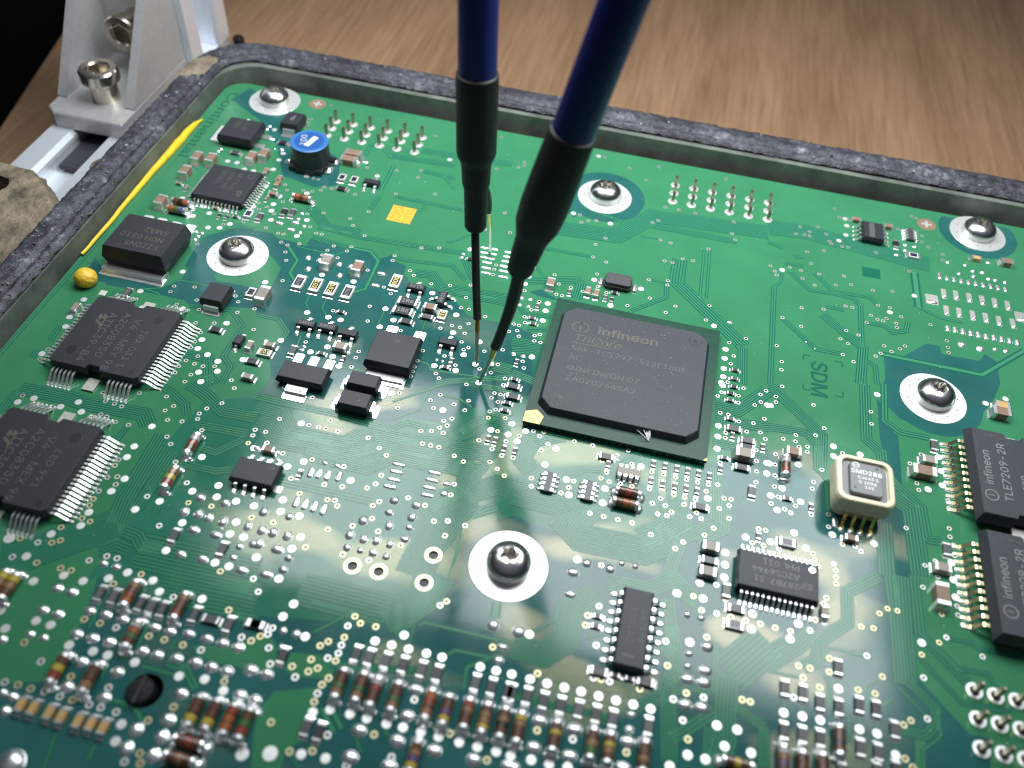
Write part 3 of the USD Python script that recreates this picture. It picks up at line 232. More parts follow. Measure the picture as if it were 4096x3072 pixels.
'e':'''-64.9 19.09 h 1.5 .9;-62.22 20.04 h 1.5 .9;-62.26 18.02 h 1.5 .9;-56.63 11.9 v 1.3 1.0;-54.6 11.91 v 1.3 1.0;-51.05 11.92 v 1.3 1.0;-49 11.94 v 1.3 1.0;-55.6 9.3 v 1.3 1.0;-50.03 9.29 v 1.3 1.0;-43.57 11.78 h 1.6 .9;-43.58 8.7 h 1.6 .9;-49.65 -8.38 h .9 .5;-28.5 23.42 h 1.5 .6;-28.23 22.11 h 1.5 .6;-27.94 20.93 h 1.5 .6;-27.16 19.75 h 1.8 .6;-26.97 18.4 h 1.8 .6;-26.7 17.1 h 1.8 .6;-26.65 23.57 h 1.2 .6;-26.54 22.25 h 1.2 .6;-26.63 20.92 h 1.2 .6;-24.23 23.51 h 1.5 .6;-24.15 22.26 h 1.5 .6;-24.16 20.99 h 1.5 .6;-24.06 19.7 h 1.8 .6;-23.86 18.43 h 1.8 .6;-23.62 16.97 h 1.8 .6;51.29 40.19 v 2 .7;52.54 39.93 v 1.4 .7;53.8 39.93 v 1.4 .7;55.06 39.91 v 1.4 .7;56.34 39.98 v 1.4 .7;57.62 39.89 v 1.4 .7;58.89 39.97 v 1.4 .7;60.2 39.99 v 1.4 .7;61.46 39.96 v 1.4 .7;62.74 39.97 v 1.4 .7;51.39 26.48 v 1.6 .8;52.64 26.51 v 1.6 .8;53.93 26.44 v 1.6 .8;55.2 26.42 v 1.6 .8;56.44 26.42 v 1.6 .8;57.72 26.38 v 1.6 .8;59.02 26.48 v 1.6 .8;60.29 26.49 v 1.6 .8;61.57 26.48 v 1.6 .8;62.82 26.43 v 1.6 .8;-39.82 -29.55 v 1.8 .8;-38.69 -29.44 v 1.8 .8;-37.45 -29.4 v 1.8 .8;-35.94 -29.18 v 1.8 .8;-28.6 -25.04 h 1.9 .7;-28.59 -26.33 h 1.9 .7;-28.5 -27.67 h 1.9 .7;-28.68 -28.92 h 1.9 .7;-23.42 -25.05 h 1.9 .7;-23.41 -26.34 h 1.9 .7;-23.45 -27.65 h 1.9 .7;-23.33 -28.89 h 1.9 .7;-39.92 -34.58 v 1.9 .8;-38.65 -34.61 v 1.9 .8;-37.37 -34.63 v 1.9 .8;-35.99 -34.73 v 1.9 .8;31.9 -8.65 v 1.7 .8;31.89 -18.37 v 1.7 .8''',
'r12':'''-55.61 5.49 v 4701;-52.73 5.54 v 102;-50.02 5.44 v 102;-47.2 5.48 v 4701;-40.51 10.24 v 000;-37.12 6.18 h 1R6;-37.26 3.89 h 1R6''',
'sotv':'''-31.95 8.21 v''',
'c08':'''-33.17 5.66 h;-43.94 -6.65 h;-15.39 17.13 v;63.68 47.02 h;15.19 -27.19 h;15.11 -31.03 h;25.82 -8.01 h;45.52 -4.01 h;57.82 10.22 h tan;45.76 -22.2 h''',
'soic':'''39.41 47.86 L''',
'rn':'''46.68 50.25 L;-7.74 -22.6 L;-2.09 -22.53 L''',
'b':'''51.58 35.41 v 2.6 .9;53.68 35.59 v 2.6 .9;55.96 35.6 v 2.6 .9;58.17 35.63 v 2.6 .9;60.29 35.6 v 2.6 .9;62.48 35.51 v 2.6 .9;51.6 31.04 v 2.6 .9;53.75 31.1 v 2.6 .9;56.03 31.05 v 2.6 .9;58.21 31.11 v 2.6 .9;60.41 30.98 v 2.6 .9;62.72 31 v 2.6 .9;49.34 33.21 v 2.6 2.2;64.48 33.13 v 2.6 2.2''',
'S':'''-52.38 -37.25 1.3 1.3;-48.83 -37.22 1.3 1.3;-53.38 -39.87 1.3 1.6;-51.43 -39.71 1.3 1.5;-49.9 -39.85 1.2 1.5;-47.89 -39.94 1.2 1.5;-44.51 -39.75 1.1 1.5;-50.95 -42.04 1.6 1.2;-47.9 -42.02 1.7 1.2;-50.9 -45.78 1.6 1.2;-47.94 -45.74 1.7 1.2;-42.56 -45.87 1.7 1.3;-44.28 -42.81 1 1;-44.34 -44.51 1.1 1;-47.54 -41.02 .5 .5;-42.79 -42.02 1.2 1.2;-59.43 -49.43 1.1 1;-57.71 -49.43 1.1 1;-27.41 -30.86 1.4 1.3;-24.31 -30.87 1.4 1.3;-27.48 -32.88 1.2 1.1;-26.84 -34.84 1.1 1.5;-24.34 -32.86 1.3 1.3;-24.18 -34.43 1.1 .9;-24.24 -36.23 1.3 1.1;-30.4 -34.98 1.3 1.5;-31.33 -37.52 1.2 1.5;-31.02 -39.37 1.1 1.2;-29.39 -37.63 1.2 1.4;-27.74 -37.36 1.2 1.6;-29.27 -39.32 1 1;-27.57 -39.26 1.2 1.2;-25.89 -37.48 1.1 1.3;-25.8 -39.31 1.1 1.1;-43.44 -37.15 1.3 1.5;-39.96 -36.94 1.1 1.2;-42.52 -39.84 1.3 1.5;-41.02 -39.79 1.3 1.5;-39.03 -39.79 1.3 1.5;-42.11 -41.87 1.4 1.4;-39.5 -41.96 1.8 1.3;-37.65 -42.76 1.1 1.1;-37.68 -44.48 1.2 1.2;-39.46 -45.63 1.8 1.2;-0.37 -33.52 1.3 1.2;2.73 -33.56 1.3 1.3;4.05 -32.34 .9 .8;5.88 -32.32 .9 .8;-1.86 -35.31 1.6 1.2;-62.95 -53.86 1.4 1.2;-61.03 -53.91 1.5 1.2;-63 -56.88 1.4 1.2;-61.05 -56.94 1.5 1.2;-62.72 -60.01 1.1 1;-61.01 -60.03 1.1 1;-57.66 -55.58 1.5 1.2;-55.64 -55.56 1.5 1.2;-53.44 -55.6 1.5 1.2;-49.31 -55.58 1.5 1.2;-47.37 -55.6 1.5 1.2;-45.06 -55.33 1.5 1.2;-42.73 -55.37 1.5 1.3;-40.75 -55.38 1.5 1.3;-38.77 -55.41 1.6 1.4;-57.66 -58.64 1.6 1.3;-55.58 -58.66 1.6 1.3;-53.47 -58.6 1.6 1.3;-49.27 -58.64 1.5 1.3;-47.37 -58.66 1.5 1.3;-45.05 -58.46 1.6 1.3;-42.71 -58.42 1.6 1.4;-40.75 -58.46 1.6 1.4;-38.79 -58.45 1.6 1.4;-36.18 -57.64 1.7 1.5;-55.28 -61.55 1.5 1.3;-50.76 -61.67 1.6 1.4;-55.32 -64.62 1.6 1.4;-50.67 -64.69 1.6 1.4;-42.63 -62.18 1.6 1.4;-36.14 -60.72 1.6 1.4;-34.29 -60.8 1.6 1.4;-42.63 -65.2 1.7 1.5;-42.42 -67.07 1.5 1.7;-45.45 -67.06 1.5 1.7;-45.48 -69.15 1.5 1.7;-42.38 -69.1 1.5 1.7;-65.52 -61.41 1.3 1.2;-60.46 -67.11 1.3 1.1;-61.76 -66.97 1.1 1;-60.31 -68.74 1.3 1.2;-10.1 -45.05 1.4 1.5;-8.39 -47.43 1.2 .9;-8.42 -49.19 1.3 1.1;-34.23 -57.63 1.6 1.4;-16.96 -55.05 1.7 1.4;-16.98 -58.21 1.7 1.4;-21.68 -61.11 1.7 1.5;-17.23 -61.16 1.7 1.5;-12.91 -61.17 1.7 1.5;-21.66 -64.12 1.8 1.6;-17.26 -63.96 1.8 1.5;-8.44 -61.06 1.7 1.5;-4.49 -60.74 1.7 1.4;-33.49 -62.09 1 1;-33.92 -54.12 .6 .8;-1.66 -38.46 1.5 1.1;-6.92 -45.08 1.6 1.5;-2.19 -54.98 1.7 1.4;1.93 -54.94 1.7 1.4;-2.21 -58.11 1.7 1.4;1.9 -58.05 1.8 1.4;8.04 -51.68 1.1 .8;8.04 -53.43 1.1 1;8.12 -54.84 1.8 1.4;7.96 -57.74 1.8 1.3;16.02 -41.09 1.5 1.4;16.06 -44.18 1.6 1.3;16.01 -45.74 1.7 1.4;14.03 -45.77 1.7 1.3;14.06 -48.93 1.7 1.4;16.07 -48.79 1.7 1.4;13.87 -42.54 1 .9;13.88 -44.18 1 .9;13.2 -37.43 1 .9;14.93 -37.43 1 .9;-3.88 -60.72 1.2 1.2''',
'V':'''-19.95 -37.56;-29.46 -41.73;-25.99 -41.64;-19.97 -41.66''',
'rna':'''2.92 -18.13 h''',
'L':'''-56.48 -73.53 2.6''',
}
TRACES='''3 0.4 -52.5 -19.0 -40.0 -18.9 -31.9 -19.4 -29.9 -17.5 -26.7 -17.7;6 0.36 -51.7 -20.8 -47.5 -21.0 -45.2 -23.6 -37.3 -23.4 -34.9 -20.5 -28.1 -20.5 -23.7 -19.5 -18.2 -14.4 -14.9 -14.2;8 0.36 -50.5 -23.4 -48.7 -23.6 -47.1 -24.8 -34.7 -23.9 -32.6 -22.0 -23.5 -21.4 -22.1 -20.4 -18.0 -19.8 -16.0 -20.5;9 0.36 -46.6 -25.3 -33.9 -25.3 -31.9 -23.1 -23.8 -22.9 -17.9 -23.4;7 0.36 -41.9 -26.6 -32.7 -26.7 -30.0 -23.8 -24.6 -23.8 -18.0 -23.0 -19.5 -27.0 -23.6 -31.4;3 0.5 -43.8 -32.0 -30.3 -31.7;3 0.5 -16.8 -30.3 -13.8 -28.2;13 0.36 -16.8 -27.8 -19.4 -30.3 -19.7 -32.1 -21.1 -36.5 -21.7 -41.1;13 0.36 -18.7 -40.3 -19.5 -43.5 -23.0 -48.0;9 0.36 -23.5 -31.6 -18.5 -27.5 -14.6 -24.7 -12.5 -24.7;12 0.36 -12.3 -25.2 -3.2 -25.3 -1.9 -25.3 -3.6 -28.4 -1.7 -29.9 6.5 -29.7 8.8 -27.8 10.3 -25.8;9 0.4 9.0 -20.9 10.4 -22.5 10.7 -23.9 8.7 -25.8 6.1 -28.0;2 0.3 5.9 -15.5 6.9 -21.3 8.8 -22.5;2 0.3 6.3 -14.1 7.6 -24.0;2 0.3 8.1 -13.8 9.0 -20.7;2 0.3 9.7 -13.8 10.5 -20.3;2 0.3 11.4 -13.7 12.2 -21.6;2 0.3 13.0 -13.7 13.4 -17.5;5 0.36 15.0 -13.4 15.8 -22.4 11.3 -26.8 10.2 -32.6;7 0.36 10.7 -32.5 12.7 -34.6 14.3 -35.2;4 0.36 16.9 -18.6 17.0 -23.6 13.5 -26.6;8 0.36 -7.4 -13.4 -11.6 -15.7 -12.3 -19.3 -10.4 -21.1;6 0.36 14.0 -1.8 17.5 -1.8 21.9 3.6;5 0.36 14.0 -4.2 20.2 -4.0 22.2 -3.7;4 0.36 14.2 -9.1 22.3 -8.7;3 0.36 4.0 -13.9 1.8 -16.4 0.6 -18.8;2 0.36 -5.0 -20.6 -3.2 -18.9 -0.6 -18.5;5 0.36 21.9 4.3 22.8 4.3 30.1 -3.0 29.9 -9.2 32.3 -12.3;4 0.36 22.2 -3.7 27.9 -3.2 29.6 -5.2 29.7 -9.5 32.3 -11.9;4 0.4 36.9 9.4 36.8 -2.0 38.9 -3.9 39.0 -5.4;2 0.5 40.0 10.3 39.7 2.5 42.1 0.8 46.4 0.9;3 0.45 40.5 -9.2 44.1 -12.5 44.4 -17.3 44.8 -17.7 46.4 -17.5;6 0.45 40.3 -11.7 42.6 -13.1 43.1 -23.8;5 0.45 38.6 -16.5 38.6 -25.0;3 0.45 42.2 -24.0 42.3 -32.4 46.1 -36.0 47.6 -37.5;5 0.42 40.5 -24.5 40.4 -32.9 40.5 -39.2;4 0.42 39.1 -24.9 39.4 -30.8 39.5 -39.8;4 0.4 37.6 -25.3 33.3 -28.8 33.3 -33.2 29.5 -37.0 29.4 -39.5 27.7 -40.6;5 0.4 23.5 -41.5 27.4 -37.7 28.8 -35.5;3 0.4 23.4 -39.6 26.1 -37.3;1 0.4 30.3 -39.0 30.4 -38.1 30.8 -37.4 31.9 -37.2 35.2 -37.3;2 0.3 41.1 -34.9 46.7 -40.4 51.6 -40.1 52.7 -39.3;2 0.3 42.6 -32.3 46.3 -36.0 50.3 -35.8 50.9 -37.3;2 0.3 45.9 -32.1 48.9 -32.0 49.5 -32.6 55.1 -32.2;3 0.4 40.5 -39.4 43.5 -41.9 43.0 -44.2 42.0 -45.5 39.2 -45.6;1 0.4 43.7 -41.9 43.7 -45.2 41.5 -47.4 41.5 -49.4;1 0.3 39.2 -40.3 42.4 -43.2;1 0.3 37.2 -39.6 35.6 -41.2 35.4 -43.2 35.0 -43.5;1 0.3 38.3 -42.0 37.0 -43.3;2 0.3 30.3 -41.1 30.9 -41.7 30.9 -43.9 30.2 -44.5;1 0.3 32.6 -45.3 33.2 -46.0 33.1 -48.1 32.8 -48.5;1 0.3 23.5 -42.3 27.6 -42.1;1 0.25 25.5 -45.3 25.6 -46.5;1 0.25 27.7 -45.3 27.7 -46.4;1 0.25 29.8 -45.9 29.8 -46.4;1 0.25 32.0 -40.8 31.9 -41.9;1 0.25 34.4 -45.1 34.3 -46.2;1 0.25 36.4 -45.0 36.3 -46.1;1 0.25 38.4 -47.0 38.3 -48.2;8 0.62 23.4 -38.3 18.9 -43.9;6 0.45 18.8 -43.9 18.7 -48.3 19.0 -51.6 18.1 -55.3;3 0.5 17.5 -48.9 12.9 -53.3;6 0.4 2.6 -35.5 7.7 -35.3 11.9 -32.1;8 0.4 1.7 -37.6 -1.3 -40.5 -1.1 -44.7 -3.4 -47.1 -7.3 -47.0;3 0.4 17.0 -50.8 17.1 -55.5;3 0.4 23.2 -49.2 23.5 -53.9;3 0.4 19.7 -47.6 23.3 -49.3;5 0.4 11.3 -39.3 12.6 -44.2 11.8 -47.0 12.9 -55.8;4 0.4 10.7 -35.8 11.8 -42.0 10.7 -43.5;3 0.5 11.6 -46.5 12.7 -45.7;2 0.4 12.4 -48.2 13.9 -46.9 16.6 -46.7 17.2 -46.2 17.1 -40.3;3 0.4 8.8 -50.5 11.4 -48.0;1 0.4 -5.2 -44.6 -2.9 -42.4 -3.0 -40.3 -1.6 -39.0;1 0.3 1.3 -43.9 2.6 -43.0 3.4 -42.6;2 0.35 13.2 -35.2 14.2 -36.4 15.1 -38.3;2 0.35 11.9 -48.8 10.6 -49.9;9 0.5 -34.6 -46.4 -23.3 -46.5;10 0.5 -51.2 -50.0 -39.1 -49.5;8 0.4 -23.0 -48.0 -20.3 -45.7 -18.7 -43.6 -17.9 -40.1;1 0.4 -19.0 -47.4 -18.3 -46.8 -7.4 -46.7;1 0.4 -14.5 -50.0 -13.8 -49.3 -9.8 -49.1;1 0.4 -11.6 -53.7 -11.9 -51.0 -8.7 -48.5;1 0.4 -32.6 -47.7 -27.2 -47.7;1 0.4 -30.9 -51.4 -27.2 -47.7;2 0.4 -27.6 -54.6 -24.1 -54.1 -17.4 -52.8;2 0.4 -5.9 -53.0 5.7 -52.7;1 1.2 -10.4 -41.9 -10.2 -44.0;1 0.3 -21.4 -46.9 -21.4 -48.3;1 0.3 -19.5 -47.4 -19.3 -50.4;1 0.3 -21.8 -62.0 -20.7 -63.3;2 0.9 -26.3 -59.5 -24.0 -61.7;1 0.3 -19.1 -60.4 -18.1 -61.0;1 0.3 -27.9 -65.6 -26.8 -66.5;5 0.5 -50.6 -48.8 -39.7 -48.1;3 0.4 -40.8 -51.6 -38.2 -51.7;1 0.4 -48.4 -60.3 -44.5 -60.3;2 0.5 -43.9 -58.9 -41.3 -61.3;1 0.6 -49.5 -64.7 -48.1 -64.7 -46.3 -65.2 -45.5 -65.9;2 0.5 -45.9 -59.2 -43.5 -59.3 -41.3 -61.2;1 0.4 -50.1 -58.4 -50.2 -55.1;1 0.4 -46.4 -57.7 -46.1 -56.5;1 0.4 -43.8 -56.5 -42.8 -57.5;1 0.4 -56.6 -57.6 -57.0 -54.6;1 0.4 -52.1 -62.7 -52.5 -60.5;1 0.4 -53.6 -69.8 -52.8 -73.1;1 0.4 -48.9 -69.6 -48.8 -71.3;6 0.38 -85.4 -26.9 -77.8 -26.5 -75.3 -26.9 -66.3 -26.4 -64.7 -28.1;5 0.38 -62.7 -19.4 -59.6 -20.6 -55.8 -22.9 -50.9 -22.6;3 0.38 -66.3 -20.9 -64.5 -21.6 -61.5 -23.2 -60.5 -24.9;4 0.4 -58.3 -26.1 -51.0 -25.7;3 0.4 -56.6 -29.6 -53.7 -29.9 -51.0 -26.8;6 0.42 -61.8 -29.0 -61.6 -40.2 -61.0 -43.7;4 0.42 -59.1 -31.6 -59.5 -41.1;12 0.4 -60.7 -43.8 -65.3 -47.3 -69.5 -50.9 -71.9 -52.1;4 0.45 -59.2 -44.5 -57.4 -44.7 -56.1 -45.9 -53.5 -45.7;4 0.45 -60.9 -48.1 -59.3 -46.6 -57.3 -46.9;10 0.5 -56.2 -46.6 -40.6 -46.2;3 0.4 -57.1 -32.8 -52.3 -32.8 -50.4 -32.0;3 0.4 -85.5 -31.4 -85.4 -27.4;2 0.4 -67.6 -31.9 -67.4 -29.1;2 0.4 -56.8 -41.3 -57.0 -39.8;1 0.4 -59.6 -37.5 -58.9 -38.1 -59.0 -38.9;1 0.7 -60.9 13.7 -58.1 10.8 -58.1 7.5 -56.8 6.1;1 0.7 -50.0 16.5 -47.1 16.6 -45.0 14.6 -44.9 9.7 -44.9 7.4 -46.5 6.0;1 0.3 -52.9 3.4 -52.9 1.5 -51.8 0.2;1 0.3 -50.1 3.5 -50.0 1.2 -48.7 -0.3;3 0.36 -58.1 17.2 -50.4 16.4;5 0.36 -61.2 25.0 -56.8 20.6 -50.5 20.9;3 0.36 -58.0 20.2 -50.1 19.7 -31.5 20.9;2 0.36 -47.9 32.5 -34.8 32.4;1 0.36 -41.7 32.6 -42.1 29.7;2 0.4 -50.7 31.6 -50.9 27.6;1 0.36 -35.4 23.0 -34.6 23.0 -31.3 26.6;5 0.36 -38.3 13.6 -35.3 13.9 -32.9 11.3 -21.0 12.3;4 0.36 -31.0 11.0 -28.4 10.9 -20.7 10.9;1 0.3 -40.2 3.4 -40.2 0.3;1 0.3 -33.2 3.5 -33.1 1.1;1 0.3 -31.9 -5.6 -30.3 -5.6 -29.4 -6.8 -16.8 -5.7;3 0.36 -17.0 -4.7 -26.4 -8.4 -27.8 -9.3;6 0.36 -20.6 -3.3 -17.4 -3.4;4 0.36 -31.3 20.1 -29.1 16.4 -27.9 14.9;1 0.3 -50.9 -5.5 -50.6 -8.3;2 0.4 -59.4 -3.2 -55.5 -3.2 -53.2 -5.4 -53.3 -7.5;1 0.3 -59.8 14.1 -52.4 14.0 -51.1 15.4;2 0.36 -43.1 16.4 -40.5 16.2 -32.6 17.2 -29.6 14.4;1 0.3 -42.9 -10.1 -37.8 -9.8;9 0.42 -17.5 32.6 -6.5 33.7 -0.7 41.4 20.5 43.2;4 0.36 -0.8 38.6 15.0 38.7;2 0.36 -19.0 26.4 -9.8 26.7;1 0.36 -2.3 35.0 1.3 35.1;2 0.36 -1.2 15.1 4.1 20.1 3.8 23.4;5 0.5 5.4 30.7 5.4 24.5 17.6 12.3;1 0.36 9.4 34.6 9.7 21.5 11.3 20.3;1 0.36 10.4 34.9 10.8 21.9;4 0.36 17.5 12.0 17.9 3.9;1 0.3 1.0 23.7 5.1 23.7;5 0.36 -18.8 2.7 -14.2 3.2;5 0.36 -18.3 0.7 -15.1 1.4 -13.9 1.2;4 0.36 -17.3 -3.8 -13.4 -4.7;4 0.4 -19.5 17.2 -11.3 20.0 -10.4 19.0 -10.5 15.4;1 0.36 -17.1 19.4 -19.3 21.9;2 0.36 -17.0 5.9 -13.9 6.8;2 0.36 -19.4 10.7 -18.2 9.4 -13.8 9.9;2 0.4 -13.6 40.2 -5.9 38.0;3 0.36 -22.9 -7.9 -16.4 -7.5;4 0.36 -23.4 -19.4 -20.2 -14.8 -15.5 -11.4;1 0.36 -26.5 -11.2 -23.6 -11.2 -21.5 -12.2;1 0.36 -33.0 -14.4 -28.9 -11.0 -27.0 -9.3;1 0.36 -28.6 -11.2 -28.8 -14.8 -32.0 -17.5;9 0.45 20.5 44.6 26.9 45.5 49.8 42.8;2 0.45 20.6 40.4 23.4 39.6;2 0.36 25.5 37.6 27.2 38.0;2 0.36 23.9 35.2 27.2 35.5;2 0.4 24.8 33.2 28.2 29.3 32.2 29.6 35.8 29.4 36.9 28.0 36.8 17.7;2 0.4 29.0 34.2 32.2 30.2 38.6 30.6 39.7 29.1;2 0.4 31.0 25.9 34.1 25.9;2 0.4 23.8 20.6 29.4 15.0 33.5 15.1;4 0.4 30.4 23.7 37.0 17.5 36.3 9.2;2 0.4 37.9 23.9 40.8 23.9 42.1 22.6 44.3 23.8 44.8 26.2;1 1.4 46.8 39.9 46.9 30.4;1 0.5 46.9 30.4 50.6 28.8 54.1 28.7;1 1 39.8 17.0 55.9 16.9 63.7 24.8;2 0.4 22.1 28.3 22.2 5.2;1 0.4 23.4 32.4 23.2 29.9 22.1 28.3;2 0.4 37.6 14.7 38.8 13.8 38.9 10.0;1 0.4 -80.2 -3.4 -76.6 -2.0 -74.3 0.7 -69.6 0.7;2 0.4 -70.2 -4.3 -63.5 -3.4 -60.0 -6.4;2 0.4 -60.3 -7.0 -60.4 -12.9 -58.5 -14.6 -58.4 -18.1;1 0.4 -91.6 11.2 -91.6 -3.4 -91.9 -21.7;4 0.38 -66.1 -14.1 -62.4 -14.0 -60.1 -18.6;4 0.38 -61.3 -17.1 -59.2 -18.4;2 0.4 -86.5 -17.1 -86.9 -13.8;2 0.4 -87.2 -21.0 -87.2 -19.3;2 0.4 -71.7 16.9 -70.9 16.1 -68.0 16.4;1 0.4 -75.9 11.6 -71.3 16.0;1 0.4 -78.7 -2.9 -76.4 -3.1 -75.8 -3.4;4 0.38 -82.4 -6.0 -82.2 -4.5;4 0.38 -72.6 -5.8 -72.5 -4.4;4 0.4 -47.5 48.0 -29.5 49.1;4 0.36 -53.0 44.6 -50.6 44.5 -39.9 45.3;3 0.36 -45.1 41.6 -38.8 41.3;1 0.6 -51.0 41.2 -50.9 33.6;1 0.6 -54.6 46.0 -52.3 44.0;1 0.6 -57.3 46.8 -57.3 41.5;1 0.4 -41.1 41.4 -37.9 37.9;1 0.4 -79.1 41.6 -80.8 29.2'''
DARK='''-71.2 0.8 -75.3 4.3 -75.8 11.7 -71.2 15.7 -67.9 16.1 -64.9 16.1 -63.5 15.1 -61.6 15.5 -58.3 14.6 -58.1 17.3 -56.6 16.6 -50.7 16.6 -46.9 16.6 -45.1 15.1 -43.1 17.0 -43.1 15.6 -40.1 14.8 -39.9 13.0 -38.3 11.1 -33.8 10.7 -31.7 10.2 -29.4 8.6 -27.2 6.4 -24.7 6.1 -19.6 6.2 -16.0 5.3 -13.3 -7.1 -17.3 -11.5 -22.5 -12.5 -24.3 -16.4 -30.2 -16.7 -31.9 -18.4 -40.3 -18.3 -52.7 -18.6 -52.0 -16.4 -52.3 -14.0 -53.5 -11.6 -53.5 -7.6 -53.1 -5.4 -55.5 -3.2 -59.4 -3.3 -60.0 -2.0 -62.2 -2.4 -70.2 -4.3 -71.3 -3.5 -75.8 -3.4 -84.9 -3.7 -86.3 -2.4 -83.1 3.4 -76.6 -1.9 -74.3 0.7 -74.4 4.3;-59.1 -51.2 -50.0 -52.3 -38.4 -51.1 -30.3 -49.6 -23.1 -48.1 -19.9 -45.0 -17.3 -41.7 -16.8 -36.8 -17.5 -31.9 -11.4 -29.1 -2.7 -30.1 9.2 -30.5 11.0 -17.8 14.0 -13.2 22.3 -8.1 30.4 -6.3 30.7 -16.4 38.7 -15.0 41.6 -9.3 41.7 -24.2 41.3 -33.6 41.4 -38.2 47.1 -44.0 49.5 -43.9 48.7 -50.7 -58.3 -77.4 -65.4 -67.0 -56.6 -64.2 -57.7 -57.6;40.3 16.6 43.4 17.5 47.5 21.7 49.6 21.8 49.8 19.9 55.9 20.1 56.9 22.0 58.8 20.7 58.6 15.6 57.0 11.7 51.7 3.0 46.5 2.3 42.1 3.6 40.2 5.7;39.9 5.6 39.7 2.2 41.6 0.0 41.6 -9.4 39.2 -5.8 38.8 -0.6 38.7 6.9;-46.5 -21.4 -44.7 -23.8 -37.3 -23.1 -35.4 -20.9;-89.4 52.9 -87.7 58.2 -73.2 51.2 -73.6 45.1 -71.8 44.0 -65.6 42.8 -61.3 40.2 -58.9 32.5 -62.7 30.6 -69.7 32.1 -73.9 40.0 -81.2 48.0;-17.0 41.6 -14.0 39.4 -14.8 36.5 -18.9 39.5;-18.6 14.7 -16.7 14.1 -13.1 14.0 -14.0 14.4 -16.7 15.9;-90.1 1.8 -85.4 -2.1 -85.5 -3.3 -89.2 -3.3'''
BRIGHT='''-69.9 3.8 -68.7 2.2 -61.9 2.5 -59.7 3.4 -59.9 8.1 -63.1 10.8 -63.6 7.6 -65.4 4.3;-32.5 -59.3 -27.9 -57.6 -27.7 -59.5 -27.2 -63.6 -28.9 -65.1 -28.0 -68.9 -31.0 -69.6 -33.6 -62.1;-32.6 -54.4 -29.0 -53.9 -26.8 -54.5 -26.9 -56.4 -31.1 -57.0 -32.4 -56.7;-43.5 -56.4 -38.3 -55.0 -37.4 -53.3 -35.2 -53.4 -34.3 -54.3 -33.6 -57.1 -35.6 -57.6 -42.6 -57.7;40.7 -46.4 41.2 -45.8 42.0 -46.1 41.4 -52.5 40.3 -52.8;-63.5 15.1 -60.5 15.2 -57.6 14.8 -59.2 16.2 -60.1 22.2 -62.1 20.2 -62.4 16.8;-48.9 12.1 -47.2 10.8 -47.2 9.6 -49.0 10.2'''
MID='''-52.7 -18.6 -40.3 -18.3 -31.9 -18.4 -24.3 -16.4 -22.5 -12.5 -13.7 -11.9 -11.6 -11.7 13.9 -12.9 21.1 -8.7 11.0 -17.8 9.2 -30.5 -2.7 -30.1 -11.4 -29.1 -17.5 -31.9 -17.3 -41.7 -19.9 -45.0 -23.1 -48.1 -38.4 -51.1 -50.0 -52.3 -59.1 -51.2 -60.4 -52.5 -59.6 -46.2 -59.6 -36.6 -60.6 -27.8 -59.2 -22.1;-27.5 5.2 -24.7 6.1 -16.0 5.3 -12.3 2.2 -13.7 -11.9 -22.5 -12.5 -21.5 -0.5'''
def rows(c): return [(float(w[0]), float(w[1]), w[2:]) for w in (e.split() for e in DATA.get(c, '').split(';') if e)]
def polys(s):
    return [Polygon(np.array(list(map(float, q.split()))).reshape(-1, 2)).buffer(0) for q in s.split(';')]

# ------------------------------------------------------------------ setting: table and dark floor beyond its edge
TZ = -24.0
m = MB().slab(Polygon([(-190, 205), (-136, -20), (-110, -120), (330, -120), (330, 520), (-265, 520)]), TZ - 28, TZ); p = m.build('tabletop', 'wood', kind='structure')
MB().box(-1500, 1200, -700, 1600, -760, -750).build('floor', 'floor_dark', kind='structure')

# ------------------------------------------------------------------ control unit housing
hs = thing('control_unit_housing', 'cast metal control unit housing with dark crumbling sealant on its rim, around the green board', 'housing', (-10, 0, TZ))
inn = Polygon(rrect(-92.9, 110, -140, 61.5, 8, 10)); out_ = Polygon(rrect(-99.4, 117, -147, 69.0, 13, 12)); RIM = 4.4
b_ = MB()
b_.slab(out_.difference(inn), TZ + .02, RIM - 1.1); b_.sheet(inn, -9); b_.build('housing_wall', 'cast_wall', hs, smooth=35)
# rim sealant: displaced ribbon following the wall
def along(poly, step):
    L = poly.exterior; n = int(L.length / step); return [L.interpolate(i * L.length / n) for i in range(n)]
mid = out_.buffer(-3.15, quad_segs=12); ring = mid.exterior; L_ = ring.length; NS, NC = int(L_ / .45), 15
V, F = [], []
kept = []
for i in range(NS):
    a = ring.interpolate(i * L_ / NS); c = ring.interpolate((i * L_ / NS + .3) % L_); t = np.array([c.x - a.x, c.y - a.y]); t /= np.linalg.norm(t); nv = np.array([t[1], -t[0]])
    kept.append((a.x, a.y, nv))
prof = np.linspace(-3.2, 3.2, NC)
for x, y, nv in kept:
    for j, o in enumerate(prof):
        e = abs(o) / 3.2; V.append((x + nv[0] * o, y + nv[1] * o, RIM - .10 - .45 * max(0, e - .8) / .2 - (.4 if j in (0, NC - 1) else 0)))
V = np.array(V); nz = meshkit.fbm(V * .55) if hasattr(meshkit, 'fbm') else 0
fine = meshkit.noise(V * 2.3, 3); V[:, 2] += .30 * np.asarray(nz) + .26 * np.asarray(fine) + .18 * meshkit.noise(V * 4., 11) - .5 * np.clip(meshkit.noise(V * 1.1, 21) - .35, 0, 1)
jj = np.tile(np.arange(NC), NS); groove = np.exp(-((jj - 8.6 - 1.5 * meshkit.noise(V * .12, 5)) / 1.0) ** 2) * np.clip(meshkit.noise(V * .10, 9) * 2 + .7, 0, 1); V[:, 2] -= .75 * groove
